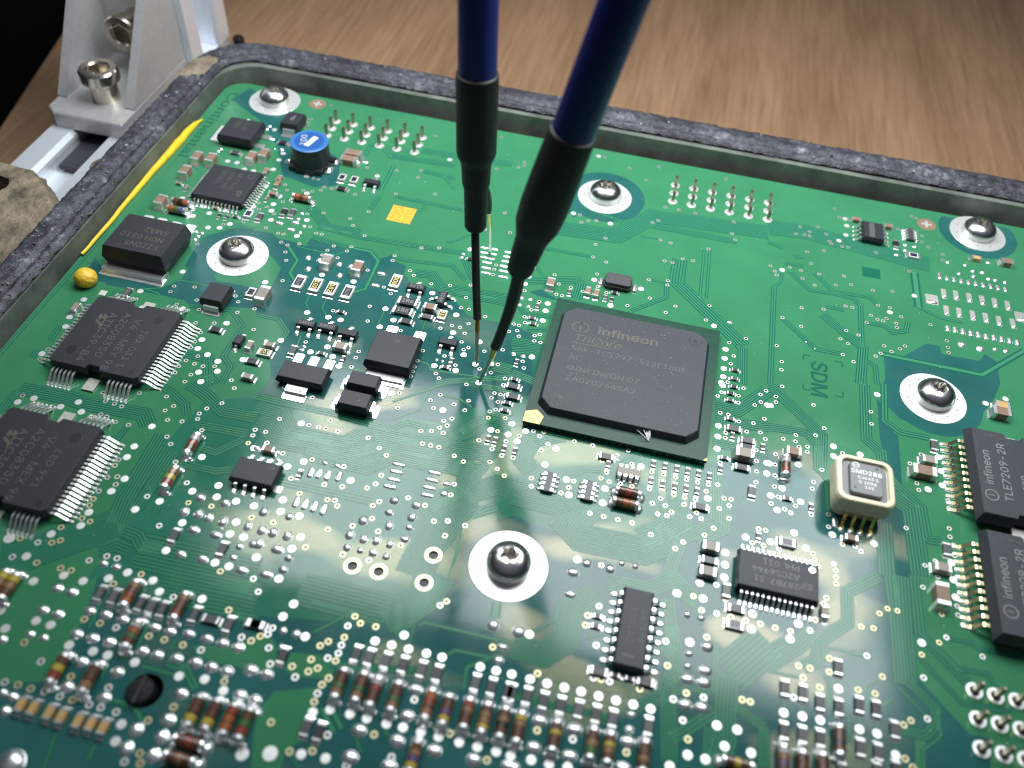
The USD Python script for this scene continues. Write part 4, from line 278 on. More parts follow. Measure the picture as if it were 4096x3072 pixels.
for i in range(NS):
    for j in range(NC - 1):
        a, c = i * NC + j, ((i + 1) % NS) * NC + j; F.append((a, a + 1, c + 1, c))
F = np.array(F); 
sm = MB().add(V, F); T_ = trimesh.Trimesh(sm.v[0], sm.f[0], process=False)
if T_.face_normals[:, 2].mean() < 0: sm.f[0] = sm.f[0][:, ::-1]
sm.build('rim_sealant', 'sealant', hs, smooth=True)
lite, dark_ = MB(), MB()
for _ in range(4200):
    i = rng.randrange(NS); x, y, nv = kept[i]
    if y < -60 or x > 95: continue
    left = x < -92
    if not left and rng.random() < .72: continue
    o = rng.gauss(0, 2.2); 
    if abs(o) > 3.1: continue
    j = min(NC - 1, int((o + 3.2) / 6.4 * (NC - 1))); z = V[i * NC + j, 2]; s_ = rng.choice((.05, .06, .07, .08, .10, .13, .20))
    ic = trimesh.creation.icosphere(subdivisions=0, radius=s_); ic.vertices *= (rng.uniform(.6, 1.8), rng.uniform(.6, 1.8), rng.uniform(.4, .9)); ic.vertices += nrng.normal(0, s_ * .25, ic.vertices.shape)
    ic.apply_translation((x + nv[0] * o, y + nv[1] * o, z + s_ * .2)); (lite if rng.random() < .62 else dark_).tm(ic)
lite.build('sealant_crumbs', 'crumb', hs, kind='stuff', label='pale dust grains and sealant crumbs on the rim'); dark_.build('sealant_crumbs', 'crumb_dark', hs, kind='stuff', label='dark sealant crumbs on the rim')
# dirty mounting ear on the left
ear = Polygon([(-98.6, 2.5), (-101.6, 8.2), (-104.6, 12.2), (-110.6, 17.0), (-122, 17.4), (-124, 14), (-124, -10), (-98.6, -10)]).buffer(1.2).buffer(-.8)
hole = Polygon([(-125.5, 14.4), (-113.0, 14.2), (-111.8, 12.5), (-112.6, 9.5), (-125.5, 9.5)])
tb = trimesh.creation.extrude_polygon(ear, 1.9 - TZ, engine='earcut'); tb.apply_translation((0, 0, TZ))
hb = trimesh.creation.extrude_polygon(hole, 12, engine='earcut'); hb.apply_translation((0, 0, -6))
import manifold3d as mf
def tomf(t): return mf.Manifold(mf.Mesh(np.asarray(t.vertices, np.float32), np.asarray(t.faces, np.uint32)))
E_ = (tomf(tb) - tomf(hb)).refine_to_length(.9).to_mesh(); ev = np.array(E_.vert_properties[:, :3], float)
ds = meshkit.fbm(ev * .45); d2 = meshkit.noise(ev * 1.6, 4); side = np.clip((1.5 - ev[:, 2]) / 2, 0, 1)
d3 = meshkit.noise(ev * 3.2, 8); ev[:, 1] += (.9 * ds + .6 * d2 + .3 * d3) * side; ev[:, 0] += (.6 * ds + .5 * d2 + .3 * d3) * side; ev[:, 2] += .28 * d2 + .2 * ds + .12 * d3
MB().add(ev, E_.tri_verts).build('mounting_ear', 'dirt', hs, smooth=40, label='dirt-caked mounting ear with a dark pocket')
# dried dirt patch at the corner of the rim
dm = trimesh.creation.icosphere(subdivisions=3, radius=1); dm.vertices *= (2.6, 5.2, .75); dm.vertices += .35 * np.c_[meshkit.noise(dm.vertices * 1.1, 1), meshkit.noise(dm.vertices * 1.1, 2), meshkit.noise(dm.vertices * 1.3, 3)]
dm.apply_transform(trimesh.transformations.rotation_matrix(-.25, (0, 0, 1))); dm.apply_translation((-97.2, 55.5, RIM - .35)); MB().tm(dm).build('dirt_patch', 'dirt', hs, smooth=True)
dm = trimesh.creation.icosphere(subdivisions=3, radius=1); dm.vertices *= (1.5, 2.2, .5); dm.vertices += .3 * np.c_[meshkit.noise(dm.vertices * 1.1, 4), meshkit.noise(dm.vertices * 1.1, 5), meshkit.noise(dm.vertices * 1.3, 6)]
dm.apply_translation((-98.6, 20, RIM - .5)); MB().tm(dm).build('dirt_patch', 'dirt', hs, smooth=True)

# ------------------------------------------------------------------ circuit board
bd = thing('circuit_board', 'green printed circuit board crowded with chips, resistors and solder joints, screwed into the housing', 'circuit board', (-5, -10, -1.6))
outline = Polygon(rrect(-92.4, 95, -110, 59.6, 4.2, 8))
VIA, PAD = rows('v'), rows('d')
vias = sorted(VIA, key=lambda e: (e[0] + 3) ** 2 + (e[1] + 93) ** 2)
def vrad(y): return .36 + .10 * min(1, max(0, (-y - 25) / 30))
holes = [Point(x, y).buffer(vrad(y) * .57, quad_segs=2) for x, y, _ in VIA] + [Point(x, y).buffer(.72, quad_segs=4) for x, y, _ in rows('V')] + [Point(-46.65, -62.8).buffer(2.0, quad_segs=8)]
W = [(-68.07, 9.06), (47.524, 9.458), (-10.194, -36.474), (-10.364, 44.563), (59.658, 55.126), (-80.945, 55.222)]
# W: left, right, front, back centre, back right, back left
holes = unary_union(holes)
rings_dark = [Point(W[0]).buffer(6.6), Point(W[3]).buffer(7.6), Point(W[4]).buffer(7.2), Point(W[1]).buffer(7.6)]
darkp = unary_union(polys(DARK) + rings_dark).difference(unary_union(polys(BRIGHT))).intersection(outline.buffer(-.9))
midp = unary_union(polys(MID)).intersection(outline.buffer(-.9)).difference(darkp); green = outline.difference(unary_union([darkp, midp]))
core = MB().slab(outline.difference(unary_union([holes, Point(-46.65, -62.8).buffer(2.0)] + [Point(x, y).buffer(.72) for x, y, _ in rows('V')])), -1.6, -.05); core.build('laminate', 'laminate_edge', bd)
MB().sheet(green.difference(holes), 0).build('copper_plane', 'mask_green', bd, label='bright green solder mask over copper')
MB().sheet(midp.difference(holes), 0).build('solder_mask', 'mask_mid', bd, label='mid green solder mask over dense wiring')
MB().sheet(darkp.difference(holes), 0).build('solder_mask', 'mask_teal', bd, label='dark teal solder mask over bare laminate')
# copper traces under the mask: ribbons with their side faces
tr, gp = MB(), MB()
gaps, lines = [], []
for q in TRACES.split(';'):
    w = list(map(float, q.split())); n, p_ = int(w[0]), w[1]; P = LineString(np.array(w[2:]).reshape(-1, 2)); wl = p_ * .46 if n > 1 else p_ * .55
    gaps.append(P.buffer(n * p_ / 2 + .08, cap_style='flat', join_style='mitre', mitre_limit=2))
    for k in range(n):
        o = P.offset_curve((k - (n - 1) / 2) * p_, join_style='mitre', mitre_limit=2) if n > 1 else P
        if not o.is_empty: lines.append(o.buffer(wl / 2, cap_style='flat', join_style='mitre', mitre_limit=2))
cut = unary_union([holes, Polygon(rect(-13, 13, -13, 13))])
gaps = unary_union(gaps).intersection(outline.buffer(-.2)).difference(holes); lines = unary_union(lines).intersection(outline.buffer(-.2)).difference(cut)
gp.sheet(gaps, .010)
for g in getattr(lines, 'geoms', [lines]):
    if g.area < .02: continue
    tr.sheet(g, .035)
    for r_ in [g.exterior, *g.interiors]:
        c = np.array(r_.coords)[:-1]; n = len(c); nx = np.roll(np.arange(n), -1)
        tr.add(np.vstack([np.c_[c, np.full(n, .035)], np.c_[c, np.full(n, .001)]]), np.c_[np.arange(n), nx, nx + n, np.arange(n) + n][:, ::-1])
gp.build('trace_gaps', 'mask_gap', bd, kind='stuff', label='dark gaps around the copper traces'); tr.build('copper_traces', 'mask_trace', bd, kind='stuff', label='thin copper traces under green mask')
# vias
def via(mb, x, y, r, h, depth=1.3, n=9):
    mb.lathe([(r, .002), (r * .97, .05), (h, .05), (h * .96, -.2)], x, y, n=n)
lo, dr = MB(), MB()
for k, (x, y, _) in enumerate(vias):
    dr.lathe([(vrad(y) * .6, -.10), (.001, -.10)], x, y, n=8)  # dark disc paints the shade down inside each via hole
    r = vrad(y); mb = MB() if k < 300 else lo; via(mb, x, y, r, r * .55, n=8)
    if k < 300: mb.build('via', 'gold_ring' if rng.random() < .65 else 'tin_flat', bd)
dr.build('drilled_holes', 'dark_gap', bd, kind='stuff'); lo.build('far_vias', 'tin_dull', bd, kind='stuff')
for x, y, _ in rows('V'): mb = MB(); via(mb, x, y, 1.2, .68, n=20); MB().lathe([(.66, -.25), (.001, -.25)], x, y, n=16).build('hole', 'dark_gap', mb.build('plated_hole', 'gold_ring', bd))  # inner dark disc stands in for the shade at the hole bottom
# flat tinned test points
for x, y, w in PAD:
    r = .52 * (float(w[0]) if w else 1) * (1 + .10 * min(1, max(0, (-y - 25) / 30)))
    MB().lathe([(r, .002), (r * .96, .055), (.001, .06)], x, y, n=14).build('test_point', 'tin_flat', bd)
for x, y, w in rows('p'): MB().box(x - .55, x + .55, y - .55, y + .55, .002, .06, .02).build('test_pad', 'tin_flat', bd)
# solder domes
def dome(x, y, a, b, h, n=14, sharp=1.0):
    P = [(1.12, .004), (1.05, .05), (.92, .34), (.74, .62), (.5, .84), (.25, .96), (.001, 1.0)]
    m_ = MB().lathe([(r, t * h) for r, t in P], 0, 0, n=n, sx=a, sy=b); v = m_.v[0]
    v[:, 2] *= 1 + .22 * (nrng.normal() * v[:, 0] / a + nrng.normal() * v[:, 1] / b) * .6; v[:, 2] = np.maximum(v[:, 2], .004); v += (x, y, 0); return m_
for x, y, w in rows('S'):
    a, b = (float(w[0]) / 2, float(w[1]) / 2) if len(w) > 1 else (.7, .6); dome(x, y, a * .92, b * .92, .36 * min(a, b) + .12).build('solder_joint', 'solder', bd, smooth=True)
for x, y, w in rows('s'):
    a, b = (float(w[0]) / 2, float(w[1]) / 2) if len(w) > 1 else (.38, .36); dome(x, y, a * .92, b * .92, .5 * min(a, b), 12).build('solder_pad', 'solder', bd, smooth=True)
for x, y, w in rows('e'):
    l_, t_ = float(w[1]) / 2, float(w[2]) / 2; a, b = (l_, t_) if w[0] == 'h' else (t_, l_)
    m_ = MB(); P = rrect(x - a, x + a, y - b, y + b, min(a, b) * .95, 5); hh = min(a, b) * .55
    m_.rings(P, [(.004, 0), (.06, .02), (hh * .7, min(a, b) * .3), (hh * .95, min(a, b) * .6), (hh, min(a, b) * .85)]); m_.build('solder_pad', 'solder', bd, smooth=60)
for x, y, w in rows('b'):
    l_, t_ = float(w[1]) / 2, float(w[2]) / 2; p0 = MB().rings(rrect(x - t_, x + t_, y - l_, y + l_, .2, 3), [(.002, 0), (.06, .02)]).build('bare_pad', 'tin_dull', bd)
    dome(x + .05, y - l_ * .55, t_ * .8, l_ * .36, .32, 10).build('solder', 'solder', p0, smooth=True)
for x, y, w in rows('L'): dome(x, y, 1.4, 1.4, .8, 20).build('solder_joint', 'solder', bd, smooth=True)

# ---- chip components: body first (the part), its ends and print below it
DIM = dict(r04=(1.1, .6, .33), r06=(2.0, 1.0, .45), r08=(2.1, 1.3, .5), r12=(3.2, 1.65, .55), c04=(1.0, .55, .5), c06=(1.7, .9, .8), c08=(2.1, 1.35, 1.05), cB=(2.6, 1.6, 1.45), c12=(3.3, 1.7, 1.35))
def ori(x, y, l, w, o): return (x - l / 2, x + l / 2, y - w / 2, y + w / 2) if o == 'h' else (x - w / 2, x + w / 2, y - l / 2, y + l / 2)
def endcaps(path, x, y, l, w, h, o, frac, mname='terminal', fillet=.35):
    for s in (-1, 1):
        m_ = MB(); c = s * (l / 2 - frac / 2 + .015)
        m_.box(*ori(*((x + c, y) if o == 'h' else (x, y + c)), frac + .03, w + .04, o), .03, h + .02, .05)
        f = s * (l / 2 + fillet / 2); a, b = (fillet * .62, w * .5) if o == 'h' else (w * .5, fillet * .62)
        px, py = (x + f, y) if o == 'h' else (x, y + f)
        lo_, hi_ = (x + s * l / 2, x + s * (l / 2 + fillet)) if o == 'h' else (y + s * l / 2, y + s * (l / 2 + fillet))
        # sloping solder fillet onto the pad
        if o == 'h':
            q = [(lo_ - s * .05, y - w * .5, .01), (lo_ - s * .05, y + w * .5, .01), (hi_, y + w * .56, .03), (hi_, y - w * .56, .03), (lo_, y - w * .46, h * .62), (lo_, y + w * .46, h * .62), ((lo_ + hi_) / 2, y + w * .5, h * .16), ((lo_ + hi_) / 2, y - w * .5, h * .16)]
        else:
            q = [(x + w * .5, lo_ - s * .05, .01), (x - w * .5, lo_ - s * .05, .01), (x - w * .56, hi_, .03), (x + w * .56, hi_, .03), (x + w * .46, lo_, h * .62), (x - w * .46, lo_, h * .62), (x - w * .5, (lo_ + hi_) / 2, h * .16), (x + w * .5, (lo_ + hi_) / 2, h * .16)]
        F = np.array([(4, 7, 6, 5), (7, 3, 2, 6), (0, 3, 7), (0, 7, 4), (1, 5, 6), (1, 6, 2)], dtype=object)
        FF = []
        for t in F: FF += [tuple(t)] if len(t) == 3 else [(t[0], t[1], t[2]), (t[0], t[2], t[3])]
        if s < 0: FF = [t[::-1] for t in FF]
        m_.add(q, FF); m_.build('terminal', mname, path, smooth=25)
def resistor(code, x, y, w):
    o = w[0] if w and w[0] in 'hvk' else 'h'; l, wd, h = DIM[code]; extra = w[1] if len(w) > 1 else ''
    if o == 'k': o = 'h'
    big = code in ('r12', 'r08') and not extra.startswith('1R6')
    body = MB().box(*ori(x, y, l - .1, wd, o), .06, h, .03).build('resistor', 'ceramic_white' if big else ('resistor_black' if rng.random() < .5 or extra == '1R6' else 'resistor_grey'), bd)
    endcaps(body, x, y, l, wd, h, o, .42 if code == 'r12' else (.30 if code != 'r04' else .24), 'ceramic_white' if False else 'terminal')
    if big: MB().box(*ori(x, y, l * .60, wd * .74, o), h, h + .02).build('resistive_film', 'resistor_film', body)
    t = extra if extra and extra[0].isdigit() or extra in ('1R6',) else ''
    if t:
        hh = wd * (.46 if len(t) < 4 else .36); text(t, hh, x, y, h + .022, (180 if o == 'h' and t != '1R6' else (-90 if o == 'v' and t in ('102', '000', '332') else (90 if o == 'v' else 0))), body, 'ink_yellow' if t in ('102', '000', '332') and code != 'r06' else 'ink_light', bold=True, center=True)
for c in ('r04', 'r06', 'r08', 'r12'):
    for x, y, w in rows(c): resistor(c, x, y, w)
for c in ('c04', 'c06', 'c08', 'cB', 'c12'):
    for x, y, w in rows(c):
        o = w[0]; l, wd, h = DIM[c]; col = 'cap_tan' if len(w) > 1 else ('cap_brown' if y > 15 or rng.random() < .35 else 'cap_grey')
        body = MB().box(*ori(x, y, l - .1, wd, o), .06, h, .06).build('capacitor', col, bd); endcaps(body, x, y, l, wd, h, o, l * .19, fillet=.4)
# cylindrical resistors with colour bands
for x, y, w in rows('melf'):
    o = w[0]; ax = (1, 0, 0) if o == 'h' else (0, -1, 0); l, r = 3.7, .72; fr = frame(ax); c = np.array((x, y, r + .02))
    def seg(t0, t1, r_, e=.06): return MB().lathe([(r_ - e, t0), (r_, t0 + e), (r_, t1 - e), (r_ - e, t1)], *c, n=16, axis=ax)
    cols = w[1].split(','); cols = [q for q in cols]; base_c = 'brown' if 'orange' not in cols[:1] else 'orange'
    body = seg(-l / 2 + .45, l / 2 - .45, r * .93).build('banded_resistor', 'lacquer_' + base_c, bd, smooth=40)
    n = len(cols); wdt = (l - 1.0) / n
    for i, q in enumerate(cols):
        t0 = -l / 2 + .5 + i * wdt; seg(t0 + .05, t0 + wdt - .08, r * .955, .03).build('colour_band', 'lacquer_' + q, body, smooth=40)
    for s in (-1, 1):
        m_ = MB(); a, b = (s * l / 2, s * (l / 2 - .52)); t0, t1 = min(a, b), max(a, b)
        pr_ = [(.001, t0), (r * .75, t0), (r, t0 + .12), (r, t1 - .02), (r * .9, t1)] if s < 0 else [(r * .9, t0), (r, t0 + .02), (r, t1 - .12), (r * .75, t1), (.001, t1)]
        m_.lathe(pr_, *c, n=18, axis=ax); p_ = c + np.array(ax) * s * (l / 2 + .12); d_ = dome(p_[0], p_[1], (.5 if o == 'h' else .82), (.82 if o == 'h' else .5), .5, 12); m_.add(d_.v[0], d_.f[0]); m_.build('end_cap', 'solder', body, smooth=40)
# gull wing lead: dx,dy outward; z0 height at the body
def lead(x, y, d, reach, z0, w, t=.16, foot=.55):
    u = np.array(d, float); v = np.array((-u[1], u[0])); P = [(-.15, z0), (reach * .26, z0), (reach * .36, z0 - .08), (reach - foot - .12, .20), (reach - foot + .05, .06), (reach, .05)]; V = []; F = []
    for o, z in P:
        for s in (-1, 1):
            for k in (0, 1): q = np.array((x, y)) + u * o + v * s * w / 2; V.append((*q, z + k * t))
    for i in range(len(P) - 1):
        a, b = i * 4, i * 4 + 4
        F += [(a + 1, b + 1, b + 3, a + 3), (a, a + 2, b + 2, b), (a, b, b + 1, a + 1), (a + 2, a + 3, b + 3, b + 2)]
    e = (len(P) - 1) * 4; F.append((e, e + 2, e + 3, e + 1))
    m_ = MB().add(V, F)
    T_ = m_.v[0]; f = m_.f[0]; 
    # toe solder
    q = np.array((x, y)) + u * (reach + .06); dd = dome(q[0], q[1], (.22 if u[0] else w * .66), (w * .66 if u[0] else .22), .16, 8); m_.add(dd.v[0], dd.f[0]); return m_
def chip(name, lbl, poly, z0, z1, m_='chip_black', draft=.22, parent=None):
    mb = MB(); zm = (z0 + z1) / 2
    lv = [(z0, draft), (zm, 0), (z1 - .07, draft * .9), (z1, draft * .9 + .07)]
    (mb.notched if len(poly) > 8 else mb.rings)(poly, lv); return mb.build(name, m_, bd, label=lbl)
def leads(path, side, fixed, a, b, n, z0, reach, w, m_='terminal', skip=()):
    for k in range(n):
        if k in skip: continue
        q = a + (b - a) * k / (n - 1)
        x, y = (fixed, q) if side in 'EW' else (q, fixed)
        lead(x, y, dict(E=(1, 0), W=(-1, 0), N=(0, 1), S=(0, -1))[side], reach, z0, w).build('lead', m_, path)
def dimple(path, x, y, z, r, m_='chip_dimple'): MB().lathe([(r, .004), (r * .96, .012), (.001, .012)], x, y, z, n=20).build('mould_dimple', m_, path)

# processor in its ball grid package
sub = MB().box(-13.5, 13.5, -13.5, 13.5, .55, 1.1).build('processor', 'substrate', bd, label='large square grey processor chip on a green carrier, right of the probe tips')
mold = MB().rings(chamf(-12.1, 12.0, -11.3, 11.3, 1.7), [(1.1, 0), (2.2, .42), (2.28, .5)]).build('mould_cap', 'chip_grain', sub)
for i in range(26):
    for j in range(2): pass
bl = MB()
for i in range(27):
    for (x, y) in ((-13 + i, -12.9), (-13 + i, 12.9), (-12.9, -13 + i), (12.9, -13 + i)): bl.box(x - .25, x + .25, y - .25, y + .25, .02, .56)
bl.build('solder_balls', 'solder', sub, kind='stuff')
MB().slab(Polygon([(-13.5, -13.5), (-11.0, -13.5), (-10.7, -11.9), (-11.9, -10.9), (-13.5, -11.6)]), 1.1, 1.13).build('corner_mark', 'gold_flat', sub)
MB().slab(Polygon([(13.5, -13.5), (12.9, -13.5), (13.5, -12.9)]), 1.1, 1.13).build('corner_mark', 'gold_flat', sub)
for x, y in ((9.6, 8.7), (-8.9, -8.6)):
    MB().lathe([(1.05, 0), (1.05, .014), (.93, .014), (.9, .004)], x, y, 2.28, n=28).build('mould_ring', 'chip_dimple', sub); dimple(sub, x, y, 2.28, .42)
zc = 2.275
MB().lathe([(1.15, 0), (1.15, .03), (.98, .03), (.98, 0)], -8.6, 6.6, zc, n=26, sx=1.25).build('logo', 'ink_brown', sub); MB().box(-8.75, -8.45, 6.0, 7.0, zc, zc + .03).lathe([(.2, .0), (.2, .03), (.001, .03)], -8.6, 7.65, zc, n=10).build('logo', 'ink_brown', sub)
text('infineon', 1.55, -5.9, 5.9, zc, 0, sub, 'ink_brown', bold=True, sx=1.22); text('TriCore', 1.5, -9.4, 3.5, zc, 0, sub, 'ink_brown', sx=1.05, shear=.2); MB().box(-9.4, -3.2, 3.05, 3.2, zc, zc + .02).build('marking', 'ink_brown', sub)
text('SAK-TC1797-512F180E', 1.05, -9.3, 1.4, zc, 0, sub, 'ink_grey', sx=1.02); text('AC', 1.05, -9.3, -.6, zc, 0, sub, 'ink_grey', sx=1.05); text('\u00a9INFINEON 07', 1.05, -9.3, -2.9, zc, 0, sub, 'ink_grey', sx=1.05); text('ZA020264SA2', 1.05, -9.0, -5.0, zc, 0, sub, 'ink_grey', sx=1.05)

# two big quad flat packages at the left
def bigqfp(x0, x1, y0, y1, lbl, lines, logo=True):
    cx = (x0 + x1) / 2; n_ = 1.15
    poly = [(x0 + .5, y0), (cx - n_, y0), (cx - n_ + .25, y0 + .75), (cx + n_ - .25, y0 + .75), (cx + n_, y0), (x1 - .5, y0), (x1, y0 + .5), (x1, y1 - .5), (x1 - .5, y1), (cx + n_, y1), (cx + n_ - .25, y1 - .75), (cx - n_ + .25, y1 - .75), (cx - n_, y1), (x0 + .5, y1), (x0, y1 - .5), (x0, y0 + .5)]
    c = chip('power_driver_chip', lbl, poly, .15, 2.25, 'chip_black', .2); zz = 1.05
    leads(c, 'E', x1, y0 + .9, y1 - .9, 20, zz, 2.6, .32); leads(c, 'W', x0, y0 + .9, y1 - .9, 20, zz, 2.2, .32)
    for yy, sd in ((y0, 'S'), (y1, 'N')):
        leads(c, sd, yy, x0 + 1.0, x0 + 4.3, 6, zz, 2.6, .32); leads(c, sd, yy, x1 - 4.3, x1 - 1.0, 6, zz, 2.6, .32)
        s = -1 if sd == 'S' else 1; MB().box(cx - .9, cx + .9, min(yy, yy + s * 2.2), max(yy, yy + s * 2.2), .02, .3).build('heat_tab', 'tin_dull', c)
    zt = 2.255; dimple(c, x1 - 2.6, y1 - 2.7, zt - .004, .85); dimple(c, x0 + 2.3, y0 + 3.0, zt - .004, .85); dimple(c, x1 - 1.4, y0 + 1.3, zt - .004, .5)
    for t, u, v, h in lines: text(t, h, x0 + u, y0 + v, zt, -90, c, 'ink_grey', sx=1.15)
    return c
q1 = bigqfp(-83.1, -68.9, -22.5, -7.9, 'square black chip with gull-wing leads and a maker logo, behind its twin at the left edge', [('ATIC39-B4', 3.9, 11.5, 1.15), ('A2C08350', 6.0, 12.1, 1.15), ('V4 - MEY 98', 8.1, 11.3, 1.1), ('TRA 031 1', 10.1, 9.5, 1.0)])
def st_logo(path, x, y, z, rot, s):
    P = [Polygon([(0, 0), (.9, 0), (1.25, .5), (.75, .5), (1.0, 1), (1.6, 1), (1.75, 1.25), (.35, 1.25), (-.05, .6), (.5, .6), (.3, .28), (.15, .28)]), Polygon([(1.85, 1.25), (2.7, 1.25), (2.5, .98), (2.25, .98), (1.6, 0), (1.15, 0)])]
    for g in P: g = affinity.scale(g, s, s, origin=(0, 0)); g = affinity.rotate(g, rot, origin=(0, 0)); g = affinity.translate(g, x, y); MB().slab(g, z, z + .02).build('logo', 'ink_brown', path)
st_logo(q1, -80.6, -11.6, 2.255, -90, 1.1)
q2 = bigqfp(-83.1, -68.9, -45.9, -31.3, 'square black chip with gull-wing leads cut by the left edge, in front of its twin', [('ATIC39-B4', 3.9, 11.5, 1.15), ('A2C08350', 6.0, 12.1, 1.15), ('V4 - MEX 99', 8.1, 11.3, 1.1), ('LED 991', 10.1, 9.5, 1.0)]); st_logo(q2, -80.6, -35.0, 2.255, -90, 1.1)
# smaller quad flat package, back left
qa = chip('quad_flat_chip', 'small square black chip with fine leads on four sides, near the blue coil', rect(-82.0, -72.3, 20.4, 30.0), .12, 1.5, 'chip_black', .15)
for sd, f, a, b in (('E', -72.3, 21.2, 29.2), ('W', -82.0, 21.2, 29.2), ('S', 20.4, -81.2, -73.1), ('N', 30.0, -81.2, -73.1)): leads(qa, sd, f, a, b, 12, .6, 1.1, .34)
for i, t in enumerate(('GK0D1', '4T8C HG', 'MLT 041')): text(t, .85, -79.3 + i * 1.5, 28.6, 1.505, -90, qa, 'ink_grey')
st_logo(qa, -74.4, 23.8, 1.505, -90, .7); MB().lathe([(.62, 0), (.62, .014), (.5, .014)], -73.9, 28.2, 1.5, n=20).build('logo', 'ink_grey', qa)
# transistors in large packages
def tabpack(name, lbl, x0, x1, yb, yf, h, pads, tab, lines=(), big=False):
    "body x0..x1, front yf, back yb; tab (x0,x1,y0,y1) in front"
    c = chip(name, lbl, rect(x0, x1, yf, yb), .35, h, 'chip_black', .5 if big else .3)
    MB().box(tab[0], tab[1], tab[2], yf + 1.2, .05, .85 if big else .45, .04).build('metal_tab', 'terminal', c)
    MB().box(tab[0] - .25, tab[1] + .25, tab[2] - .75, yf, .003, .10, .03).build('solder_land', 'solder', c)
    for px, py, pw, pl in pads:
        m_ = MB().rings(rrect(px - pw / 2, px + pw / 2, py - pl / 2, py + pl / 2, .35, 4), [(.003, 0), (.09, .05)]); m_.box(px - pw * .3, px + pw * .3, py - pl * .5, yb + .2, .1, .34, .04); m_.build('lead', 'tin_flat', c)
    return c
c = tabpack('power_transistor', 'largest black block transistor with a silver front tab, beside the yellow glue blob', -87.2, -76.2, 9.6, .2, 4.45, [(-86.8, 13.0, 1.8, 2.6), (-84.3, 13.0, 1.8, 2.6), (-81.5, 12.8, 1.8, 2.6), (-78.8, 12.6, 1.9, 3.2)], (-87.2, -76.6, -1.0, 0), big=True)
for i, t in enumerate(('FZZ0N5', 'N0H 0510', 'SMA2')): text(t, 1.1, -78.0, 2.9 + i * 1.9, 4.44, 180, c, 'ink_brown')
MB().lathe([(.75, 0), (.75, .014), (.62, .014)], -80.6, 7.6, 4.44, n=20).build('mould_ring', 'chip_dimple', c)
c = tabpack('transistor', 'square black transistor with a round dimple and silver tab, left of the probe tips', -39.2, -31.8, -2.6, -9.7, 2.35, [(-37.7, -.6, 1.9, 2.4), (-33.1, -.6, 1.9, 2.4)], (-38.5, -32.6, -11.0, -9.4)); dimple(c, -35.4, -4.4, 2.345, .55)
# rotated one at the back left: tab towards the edge
c = chip('transistor', 'square black transistor by the left glue bead, behind the blue coil', rect(-85.0, -77.9, 37.4, 44.2), .35, 2.4, 'chip_black', .3); MB().box(-87.0, -84, 38.2, 43.4, .03, .3, .04).build('metal_tab', 'tin_flat', c)
for yy in (39.2, 42.4): MB().box(-78.2, -76.3, yy - .6, yy + .6, .02, .35, .05).build('lead', 'terminal', c)
for i, t in enumerate(('N06', '1L30')): text(t, .95, -83.0 + i * 1.8, 43.2, 2.405, -90, c, 'ink_grey')
c = chip('transistor', 'wide black transistor with three back leads and one broad silver front tab', rect(-50.7, -43.2, -15.9, -12.0), .2, 1.75, 'chip_black', .35)
for px in (-49.4, -47.0, -44.5): MB().rings(rrect(px - .75, px + .75, -11.6, -9.1, .3, 4), [(.003, 0), (.1, .05)]).box(px - .38, px + .38, -12.3, -10.4, .1, .32, .03).build('lead', 'tin_flat', c)
m_ = MB().box(-48.8, -45.5, -16.8, -15.4, .5, .72, .03).box(-48.8, -45.5, -17.2, -16.7, .1, .6, .05); m_.rings(rrect(-49.0, -45.3, -18.4, -16.9, .3, 4), [(.003, 0), (.14, .06)]); m_.build('metal_tab', 'terminal', c)
# diodes
def smd_diode(lbl, x0, x1, y0, y1, h, o, m_='chip_black'):
    c = chip('diode', lbl, rect(x0, x1, y0, y1), .2, h, m_, .25); 
    for s in (-1, 1):
        if o == 'h': e = x0 if s < 0 else x1; mx, my = (y0 + y1) / 2, (y1 - y0) * .32; a = (min(e, e + s * .5), max(e, e + s * .5), mx - my, mx + my); p_ = (min(e - s * .5, e + s * 1.2), max(e - s * .5, e + s * 1.2), mx - my * 1.25, mx + my * 1.25)
        else: e = y0 if s < 0 else y1; mx, my = (x0 + x1) / 2, (x1 - x0) * .32; a = (mx - my, mx + my, min(e, e + s * .45), max(e, e + s * .45)); p_ = (mx - my * 1.25, mx + my * 1.25, min(e - s * .5, e + s * 1.1), max(e - s * .5, e + s * 1.1))
        MB().box(*a, .1, h * .55, .05).rings(rrect(*p_, .25, 3), [(.003, 0), (.12, .06)]).build('lead', 'terminal', c, smooth=30)
    return c
smd_diode('black diode directly behind another, in front of the square transistor', -40.2, -35.4, -14.6, -11.7, 2.2, 'h')
c = smd_diode('front one of two stacked black diodes, with a clover mark', -40.2, -35.4, -18.6, -15.5, 2.2, 'h'); text('+', .9, -37.1, -17.2, 2.2, 0, c, 'ink_grey', center=True)
smd_diode('brownish black upright diode with a silver front lead, near the left screw', -68.2, -64.3, -4.4, -.1, 2.25, 'v'); c = smd_diode('black diode cube with a silver front lead behind the blue coil', -75.4, -71.6, 45.0, 49.6, 2.3, 'v'); text('3R4', .7, -73.5, 47.3, 2.3, 90, c, 'ink_light', center=True)
